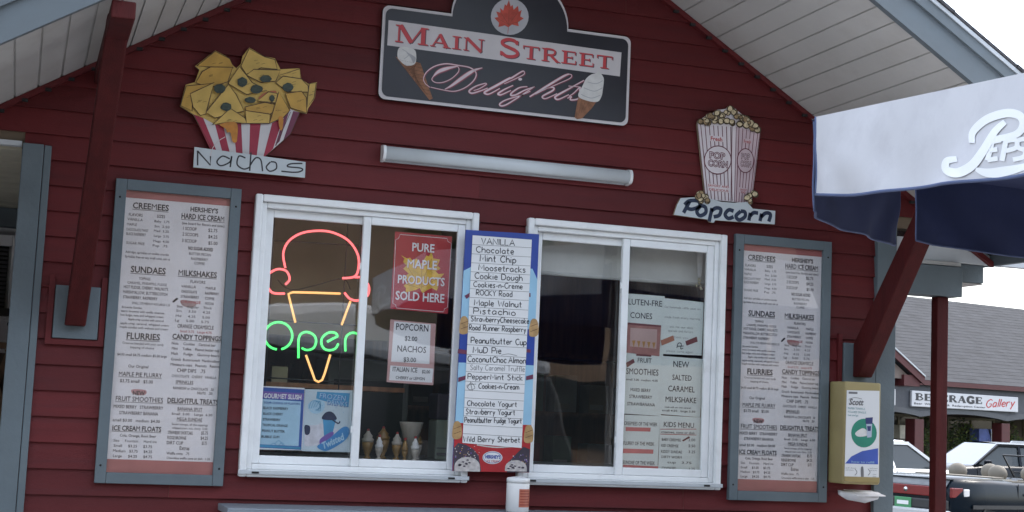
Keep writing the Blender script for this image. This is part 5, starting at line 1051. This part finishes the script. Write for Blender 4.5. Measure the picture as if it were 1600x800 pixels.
b = MB(); b.prism([(gx-3, -1.5, g1.z+.1), (g1.x-.3, -1.5, g1.z+.1), (gx, -1.5, gz-.1)], (0, .05, 0), shade_w); b.build('gable_face', st)
# signs on the fascia
def fsign(name, label, px0, py0, px1, py1, sgm=sign_white):
    a, c = loc_at(px0, py0, -.2), loc_at(px1, py1, -.2)
    t = local(thing(name, S0, label, 'sign', rz=math.atan2(SA.y, SA.x))); t.location = S0+SA*((a.x+c.x)/2)-SN*-.0+Vector((0, 0, c.z)); off = Vector(((a.x+c.x)/2, 0, c.z))
    return t, a-off, c-off
store_white = mat('store_sign_white', (.52, .52, .54), .4, var=.03)
t, a, c = fsign('beverage_store_sign', 'white storefront sign with dark slab lettering and a red script word at its right', 1425, 610, 1591, 645.5)
c.z = a.z-(loc_at(1425, 610, -.2).z-loc_at(1425, 635, -.2).z); hgt = a.z-c.z; wid = c.x-a.x
b = MB(); b.box(a.x, c.x, -.2, -.105, c.z, a.z, store_white); b.build('sign_box', t, bevel=.02)
class FT(MB):
    pass
def ftext(b, s_, x, z, h, w_, m, font, y=-.203, **k):
    # lay the letters out with the wall-plane text tool, then move them onto this sign
    q = MB(0); q.text(s_, 800, 400, 20, m, 0, font=font, **k)
    if not q.V: return
    X0, X1 = min(v[0] for v in q.V), max(v[0] for v in q.V); Z0, Z1 = min(v[2] for v in q.V), max(v[2] for v in q.V)
    b.add([(x+(v[0]-X0)/(X1-X0)*w_, y+v[1]*40, z+(v[2]-Z0)/(Z1-Z0)*h) for v in q.V], q.F, m)
b = MB(); ftext(b, 'BEVERAGE', a.x+wid*.03, c.z+hgt*.36, hgt*.54, wid*.615, ink, 'serif', weight=.15); ftext(b, 'Beer  Wine  Soda  &  Redemption Center', a.x+wid*.02, c.z+hgt*.10, hgt*.17, wid*.66, ink, 'b', bold=.02); ftext(b, 'Gallery', a.x+wid*.685, c.z+hgt*.16, hgt*.66, wid*.285, ink_red, 'h', weight=.13, shear=.35, rot=6); b.build('lettering', t)
t, a, c = fsign('neighbor_store_sign', 'white storefront sign partly hidden behind the right corner board', 1340, 604, 1399.5, 633.5)
b = MB(); b.box(a.x, c.x, -.2, -.105, c.z, a.z, store_white); b.build('sign_box', t, bevel=.02)
b = MB(); ftext(b, 'WINE', c.x-1.15, c.z+.18, (a.z-c.z)*.45, 1.0, ink, 'b', bold=.05); ftext(b, 'Market', c.x-1.05, c.z+.05, .1, .9, ink, 'b'); b.build('lettering', t)
# goods and plants in front of the shop windows
leafm = [mat('leaf_a', (.055, .09, .02), .7, var=.3), mat('leaf_b', (.12, .14, .03), .7, var=.3), mat('leaf_c', (.03, .06, .02), .7, var=.3)]
def leaf_cloud(b, c, r, n, ls, mats=leafm):
    for i in range(n):
        d = Vector((random.gauss(0, 1), random.gauss(0, 1), random.gauss(0, 1))).normalized()*(random.random()**.4)
        p = Vector(c)+Vector((d.x*r[0], d.y*r[1], d.z*r[2])); u = Vector((random.uniform(-1, 1), random.uniform(-1, 1), random.uniform(-1, 1))).normalized(); v = u.orthogonal().normalized(); s_ = ls*random.uniform(.6, 1.3)
        b.add([p-u*s_, p+v*s_*.5, p+u*s_, p-v*s_*.5], [(0, 1, 2, 3)], random.choice(mats))
def wl(x, y, z=0): return S0+SA*x-SN*y+Vector((0, 0, z))
for i, (px, py, r, lab) in enumerate(((1500, 676, .55, 'yellow-green potted shrub in front of the store window'), (1440, 672, .6, 'leafy potted shrub between the store column and porch post'), (1572, 668, .5, 'dark green potted shrub at the right end of the storefront'))):
    p = loc_at(px, py, 1.2); t = thing('potted_shrub', wl(p.x, 1.2), lab, 'potted plant', 'potted shrubs along the storefront'); w_ = t.location
    b = MB(); b.lathe((w_.x, w_.y, .01), [(.2, 0), (.28, .5), (.3, .52)], mat('pot_clay', (.25, .12, .07), .8), 14); b.build('pot', t)
    b = MB(); leaf_cloud(b, (w_.x, w_.y, 1.35), (r, r, .85), 900, .055); b.build('foliage', t)
    b = MB(); b.tube([(w_.x, w_.y, .5), (w_.x, w_.y, 1.3)], .03, cone_dark, 6); b.build('stem', t)
for i, (px, col, lab) in enumerate(((1532, (.10, .14, .42), 'blue stack of drink cases outside the store'), (1545, (.45, .47, .50), 'pale stack of drink cases beside the blue ones'), (1409, (.50, .46, .40), 'white notice cabinet left of the red store column'))):
    p = loc_at(px, 680, 1.4); m = mat('case_%s' % 'xyz'[i], col, .6, var=.3, scale=3); t = thing('drink_case_stack' if i < 2 else 'notice_cabinet', wl(p.x, 1.4), lab, 'cases' if i < 2 else 'cabinet', rz=math.atan2(SA.y, SA.x)); local(t)
    for j in range(4): b = MB(); b.box(-.3, .3, -.2, .2, .01+j*.46, .44+j*.46, m); b.build('drink_case' if i < 2 else 'cabinet_box', t, bevel=.01)

# ================================================================== cars
tyre = mat('tyre', (.02, .02, .02), .85); rim = mat('rim', (.45, .46, .47), .3, metal=.8); carglass = mat('car_glass', (.03, .038, .042), .08, spec=.35, var=.15, scale=.8); wsg = mat('windscreen_glass', (.06, .075, .08), .1, spec=1.0, coat=1.0); chrome = mat('chrome', (.6, .6, .6), .15, metal=1); tail = mat('tail_red', (.17, .008, .010), .2, coat=.6); plate_g = mat('plate_green', (.05, .24, .10), .5); black_pl = mat('black_plastic', (.02, .02, .022), .5); beige_in = mat('seat_beige', (.17, .15, .12), .7, var=.08); reflw = mat('reflector_white', (.7, .68, .66), .25)
def paint(n, c): return mat(n, c, .22, var=.03, scale=2, spec=.22)
def loft(b, rows, m, smooth=False):              # rows: list of cross-sections, each a list of points
    k = len(rows[0]); vs = [p for r_ in rows for p in r_]
    fs = [(i*k+j, i*k+j+1, (i+1)*k+j+1, (i+1)*k+j) for i in range(len(rows)-1) for j in range(k-1)]
    b.add(vs, fs, m, smooth)
def section(x, zs_, hs):                          # symmetric section through (half-width, z) pairs from the left sill over the top to the right sill
    return [(x, h, z) for z, h in zip(zs_, hs)] + [(x, -h, z) for z, h in zip(zs_[::-1], hs[::-1])]
def wheels(t, xf, xr, hw, r=.31):
    for x in (xf, xr):
        for s_ in (1, -1):
            b = MB(); b.lathe((x, s_*(hw-.1)-.1, r), [(r-.06, 0), (r-.005, .02), (r, .06), (r, .14), (r-.005, .18), (r-.06, .2)], tyre, 24, 'y'); w_ = b.build('wheel', t)
            b = MB(); b.lathe((x, s_*(hw-.1)-(.105 if s_ < 0 else -.085), r), [(r-.07, 0), (r-.085, .01), (.06, .02)] if s_ > 0 else [(.06, -.02), (r-.085, -.01), (r-.07, .02)], rim, 20, 'y'); b.build('rim', w_)
def body(b, m, stations):
    # stations: x, sill z, belt z, half width at sill, at belt, deck z, deck half width
    rows = [section(x, (z0, z0+.12, (z0+zb)/2+.05, zb-.05, zb, zd), (w0-.06, w0, wb+.02, wb, wb-.03, wd)) for x, z0, zb, w0, wb, zd, wd in stations]
    loft(b, rows, m, True)
    for r_, rev in ((rows[0], True), (rows[-1], False)): b.add(r_, [tuple(range(len(r_)))[::-1] if rev else tuple(range(len(r_)))], m)
def wheel_arch(b, xs, hw, r=.36):
    for x in xs:
        for s_ in (1, -1):
            vs = [(x+q*math.cos(R(a)), s_*hw, .31+q*math.sin(R(a))) for a in range(-10, 191, 10) for q in (r, r+.035)]
            b.add(vs, [(2*i, 2*i+1, 2*i+3, 2*i+2) for i in range(20)], black_pl)
            vs = [(x+r*math.cos(R(a)), s_*(hw-.005), .31+r*math.sin(R(a))) for a in range(-20, 201, 10)]; b.add(vs, [tuple(range(len(vs)))], hole_dark)
def car_at(name, label, p, heading, cat='car', group='cars parked before the store'):
    return local(thing(name, p, label, cat, group, rz=math.pi/2-R(heading)))
# dark green convertible, open, seen from its rear right corner
def convertible(p, hd):
    pm_ = paint('paint_dark_green', (.004, .009, .015))
    t = car_at('convertible_car', 'open dark convertible with beige headrests and a full-width red tail light', p, hd)
    b = MB(); body(b, pm_, [(-2.28, .36, .78, .76, .78, .80, .70), (-2.22, .30, .90, .82, .83, .95, .76), (-1.6, .26, .93, .86, .87, .985, .76), (-1.15, .24, .93, .87, .88, .98, .74), (-1.0, .24, .93, .87, .88, .86, .72), (.45, .24, .92, .87, .88, .86, .72), (.6, .24, .92, .87, .88, .95, .74), (1.3, .26, .86, .85, .86, .92, .70), (2.0, .30, .74, .80, .80, .78, .62), (2.25, .36, .60, .68, .68, .64, .52)]); b.build('body', t)
    b = MB(); wheel_arch(b, (1.38, -1.32), .885); b.build('wheel_arch', t); wheels(t, 1.38, -1.32, .86)
    b = MB(); b.box(-2.312, -2.285, -.72, .72, .70, .845, tail); tl = b.build('tail_light', t, bevel=.012)
    b = MB(); b.box(-2.29, -2.05, -.845, -.80, .70, .84, tail); b.box(-2.05, -1.93, -.86, -.81, .715, .825, reflw); b.build('corner_light', t, bevel=.01)
    b = MB(); b.add([(-2.292, -.74, .85), (-2.292, .74, .85), (-2.232, .76, .945), (-2.232, -.76, .945)], [(0, 1, 2, 3), (3, 2, 1, 0)], mat('trunk_sky_sheen', (.30, .31, .32), .3)); b.box(-2.25, -2.18, -.78, .78, .948, .962, pm_); b.build('trunk_lid', t)  # rear panel coloured pale for the sky reflected in the trunk
    b = MB()
    for x0, x1, z0, z1 in ((-.92, -.91, .32, .91), (.52, .53, .32, .90)): b.box(x0, x1, -.894, -.886, z0, z1, hole_dark)
    b.box(-1.9, 1.8, -.902, -.888, .545, .60, black_pl); b.box(-.80, -.62, -.905, -.89, .74, .77, chrome); b.box(-1.95, -.95, -.80, -.79, .962, .978, chrome); b.build('side_trim', t)
    b = MB(); b.lathe((-2.316, 0, .775), [(.035, -.0), (.035, .006)], chrome, 12, 'x'); b.build('emblem', tl)
    b = MB(); b.box(-2.36, -2.29, -.80, .80, .52, .66, black_pl); b.build('bumper', t, bevel=.02); b = MB(); b.box(-2.40, -2.28, -.84, .84, .30, .515, paint('bumper_silver', (.50, .50, .50))); b.build('bumper', t, bevel=.03)
    b = MB(); b.box(-2.372, -2.361, -.16, .16, .50, .66, plate_g); lp = b.build('license_plate', t, bevel=.006)
    b = MB(); b.box(-2.3735, -2.3722, -.11, .11, .555, .61, white_paint); b.build('plate_letters', lp)
    b = MB(); b.box(-1.14, .5, -.74, .74, .862, .868, beige_in); b.box(-1.14, .5, -.80, -.735, .87, .955, beige_in); b.box(-1.14, .5, .735, .80, .87, .955, beige_in); b.box(-1.3, -1.05, -.74, .74, .93, 1.0, beige_in); b.build('cabin_trim', t, bevel=.02)
    for x in (-.75, .0):
        for y in (-.38, .38): b = MB(); b.blob((x, y, 1.04), (.10, .17, .13), beige_in, .0, 14); b.box(x-.05, x+.05, y-.2, y+.2, .87, .95, beige_in); b.build('headrest', t)
    b = MB(); b.tube([(1.05, -.76, .95), (.70, -.70, 1.30), (.70, .70, 1.30), (1.05, .76, .95)], .016, black_pl, 8); ws = b.build('windshield_frame', t)
    b = MB(); b.quad((1.05, -.75, .96), (1.05, .75, .96), (.705, .69, 1.29), (.705, -.69, 1.29), glass('car_clear_glass')); b.build('windshield', ws)
    b = MB(); b.box(.8, .92, -1.0, -.88, .92, 1.04, pm_); b.build('mirror', t, bevel=.02)
def sedan(p, hd, pname, pcol, label, two_door=False, hb=1.44, name='parked_sedan'):
    pm_ = paint(pname, pcol); t = car_at(name, label, p, hd)
    b = MB(); body(b, pm_, [(-2.3, .36, .80, .74, .76, .84, .66), (-2.2, .28, .90, .82, .83, .95, .72), (-1.5, .24, .93, .86, .87, .99, .72), (-1.0, .22, .93, .87, .88, .95, .72), (.7, .22, .91, .87, .88, .95, .72), (1.5, .26, .84, .85, .86, .91, .68), (2.1, .30, .72, .80, .80, .76, .60), (2.3, .36, .58, .68, .68, .62, .50)]); b.build('body', t)
    b = MB(); wheel_arch(b, (1.40, -1.34), .885); b.build('wheel_arch', t); wheels(t, 1.40, -1.34, .86)
    # greenhouse
    G = [(-1.62, .94, .70, .94), (-1.0, hb-.04, .58, hb-.0), (-.3, hb, .60, hb+.02), (.25, hb-.02, .59, hb+.01), (1.0, .93, .72, .93)]
    b = MB(); rows = [[(x, .80 if z < 1 else wd+.06, .93), (x, wd+.02, z-.03), (x, wd-.06, zt), (x, -wd+.06, zt), (x, -wd-.02, z-.03), (x, -(.80 if z < 1 else wd+.06), .93)] for x, z, wd, zt in G]
    def side(s_, pts, m, nm, off=.008):
        bb = MB(); vs = []
        for x, z in pts:
            f_ = (z-.93)/(hb-.96); y = .795+(.62-.795)*f_; vs.append((x, s_*(y+off), z))
        bb.add(vs, [tuple(range(len(vs))) if s_ < 0 else tuple(range(len(vs)))[::-1]], m); return bb.build(nm, t)
    # roof shell and pillars
    b = MB(); loft(b, [[(x, w_, z) for w_, z in ((.62, hb-.04), (.5, hb+.0), (.0, hb+.025), (-.5, hb+.0), (-.62, hb-.04))] for x in (-.98, -.3, .28)], pm_, True); b.build('roof', t)
    for s_ in (1, -1):
        b = MB()
        for q0, q1 in (((1.02, .93), (.28, hb-.04)), ((-1.62, .95), (-.98, hb-.04)), ((-.2, .93), (-.26, hb-.04))): b.beam((q0[0], s_*.80, q0[1]), (q1[0], s_*.625, q1[1]), .05, .05, pm_)
        b.beam((-1.0, s_*.625, hb-.045), (.3, s_*.625, hb-.045), .06, .06, pm_); b.build('pillar_frame', t)
    side(-1, ((.95, .94), (.24, hb-.07), (-.22, hb-.07), (-.16, .94)), carglass, 'side_window', -.01); side(1, ((.95, .94), (.24, hb-.07), (-.22, hb-.07), (-.16, .94)), carglass, 'side_window', -.01)
    side(-1, ((-.24, .94), (-.3, hb-.07), (-.96, hb-.07), (-1.5, .96)), carglass, 'side_window', -.01); side(1, ((-.24, .94), (-.3, hb-.07), (-.96, hb-.07), (-1.5, .96)), carglass, 'side_window', -.01)
    b = MB(); b.add([(1.04, -.76, .935), (1.04, .76, .935), (.30, .60, hb-.015), (.30, -.60, hb-.015)], [(0, 1, 2, 3)], wsg); b.build('windshield', t)
    b = MB(); b.add([(-1.64, .74, .955), (-1.64, -.74, .955), (-1.0, -.60, hb-.015), (-1.0, .60, hb-.015)], [(0, 1, 2, 3)], carglass); b.build('rear_window', t)
    for s_ in (1, -1):
        b = MB(); b.box(.72, .84, *sorted((s_*.86, s_*1.02)), .93, 1.06, pm_ if not two_door else black_pl); b.build('mirror', t, bevel=.03)
        b = MB(); b.box(-.12, .08, *sorted((s_*.892, s_*.91)), .80, .83, black_pl); b.build('door_handle', t, bevel=.004)
        b = MB(); b.box(2.1, 2.27, *sorted((s_*.45, s_*.72)), .60, .70, reflw); b.build('headlight', t, bevel=.02)
        b = MB(); b.box(-2.31, -2.2, *sorted((s_*.5, s_*.78)), .70, .84, tail); b.build('tail_light', t, bevel=.02)
    b = MB(); b.box(2.2, 2.33, -.66, .66, .32, .5, black_pl); b.build('bumper', t, bevel=.03)
    b = MB(); 
    for s_ in (1, -1):
        for x0, x1 in ((-.20, -.19), (1.0, 1.01)): b.box(x0, x1, *sorted((s_*.884, s_*.8935)), .35, .92, black_pl)
    b.build('door_seams', t)
    return t
def fwd(h): return Vector((math.sin(R(h)), math.cos(R(h)), 0))
h = 76; pc = atdepth(1490, 775, 21); pc.z = .008; right = Vector((fwd(h).y, -fwd(h).x, 0))
convertible(pc + fwd(h)*2.25 - right*.84, h)
h2 = 79; pw = atdepth(1401, 722, 27); pw.z = .008; right2 = Vector((fwd(h2).y, -fwd(h2).x, 0))
sedan(pw + fwd(h2)*.2 - right2*.86, h2, 'paint_white', (.80, .80, .79), 'white two-door car beside the right corner board of the stand', True)
h3 = 270; pd = atdepth(1523, 724, 33); pd.z = .008; left3 = Vector((-fwd(h3).y, fwd(h3).x, 0))
sedan(pd - fwd(h3)*1.0 - left3*.76, h3, 'paint_black_blue', (.004, .006, .010), 'dark sedan facing left with a bright windshield behind the convertible')
h4 = 250; pd = atdepth(1590, 712, 40); pd.z = .008
sedan(pd - fwd(h4)*1.0, h4, 'paint_silver', (.55, .58, .62), 'silver car showing only its roof behind the dark sedan', hb=1.5)

# ================================================================== behind the photographer: a pale van, with brick building and trees added for glass reflections
van = car_at('parked_van', 'tall pale-roofed van parked behind the photographer, mirrored in the windows', (4.6, -12.5, .008), 86, 'van', None)
b = MB(); vp = paint('paint_van', (.62, .63, .64)); vd = paint('paint_van_dark', (.06, .065, .07)); P = [(-2.2, -.95, .4), (2.2, -.95, .4), (2.25, -.95, 1.1), (1.9, -.95, 2.1), (-2.2, -.95, 2.3)]; b.prism(P, (0, 1.9, 0), vd); b.build('body', van, bevel=.05)
b = MB(); P = [(-2.25, -.96, 2.3), (1.92, -.96, 2.1), (1.85, -.96, 2.45), (1.5, -.96, 2.72), (.9, -.96, 2.86), (-1.6, -.96, 2.86), (-2.15, -.96, 2.7)]; b.prism(P, (0, 1.92, 0), vp); b.build('raised_roof', van, bevel=.12)
b = MB(); b.quad((-.2, .955, 1.25), (1.5, .955, 1.25), (1.2, .955, 1.95), (-.2, .955, 1.95), carglass); b.build('side_window', van); wheels(van, 1.5, -1.5, .93, .36)
bb = thing('mirrored_building', (8, -25, 0), 'brown brick building added behind the photographer to lighten the window reflections', 'building')  # added out of view; its reflection lightens the dark panes
brick = mat('brick_brown', (.24, .165, .115), .85, var=.25, scale=1.2, bump=.2, bscale=20)
b = MB(); b.box(-22, 40, -33, -25, 0, 6.2, brick); b.build('wall', bb)
b = MB(); b.box(-22.3, 40.3, -33.2, -24.7, 6.202, 6.6, trim_grey); b.build('roof_parapet', bb)
for i in range(10): b = MB(); b.box(-20+i*6, -17+i*6, -24.99, -24.93, .9, 2.5, carglass); b.build('window', bb)
bark = mat('bark', (.08, .06, .045), .9, var=.3)
def tree(x, y, h_, r, label):  # added out of view; crowns darken the glass reflections, one gap stays bright
    t = thing('reflection_tree', (x, y, 0), label, 'tree', 'trees added behind the photographer for reflections')
    b = MB(); b.tube([(x, y, 0), (x+.1, y, h_*.3), (x, y+.1, h_*.6)], [.3, .22, .1], bark, 8)
    for i in range(6): a = i*1.05; b.tube([(x, y, h_*(.3+.04*i)), (x+math.cos(a)*r*.7, y+math.sin(a)*r*.7, h_*(.5+.05*i))], [.1, .03], bark, 6)
    b.build('trunk', t)
    b = MB()
    for i in range(22): a = random.uniform(0, 6.28); q = random.uniform(.1, .75)*r; leaf_cloud(b, (x+q*math.cos(a), y+q*math.sin(a), h_*random.uniform(.3, .9)), (r*.42, r*.42, h_*.15), 140, .42)
    b.build('crown', t)
for x, r_ in ((-14, 4), (-9, 4), (-4, 3.6), (.5, 3.6), (5, 3.8), (9.5, 3.6), (12.8, 3.2), (21.5, 3.8), (27, 4), (33, 4)): tree(x, -27-random.uniform(0, 3), random.uniform(9.5, 12), r_, 'broad leafy tree added behind the photographer for the window reflections')

for o in bpy.data.objects:
    if '_o' in o: del o['_o']
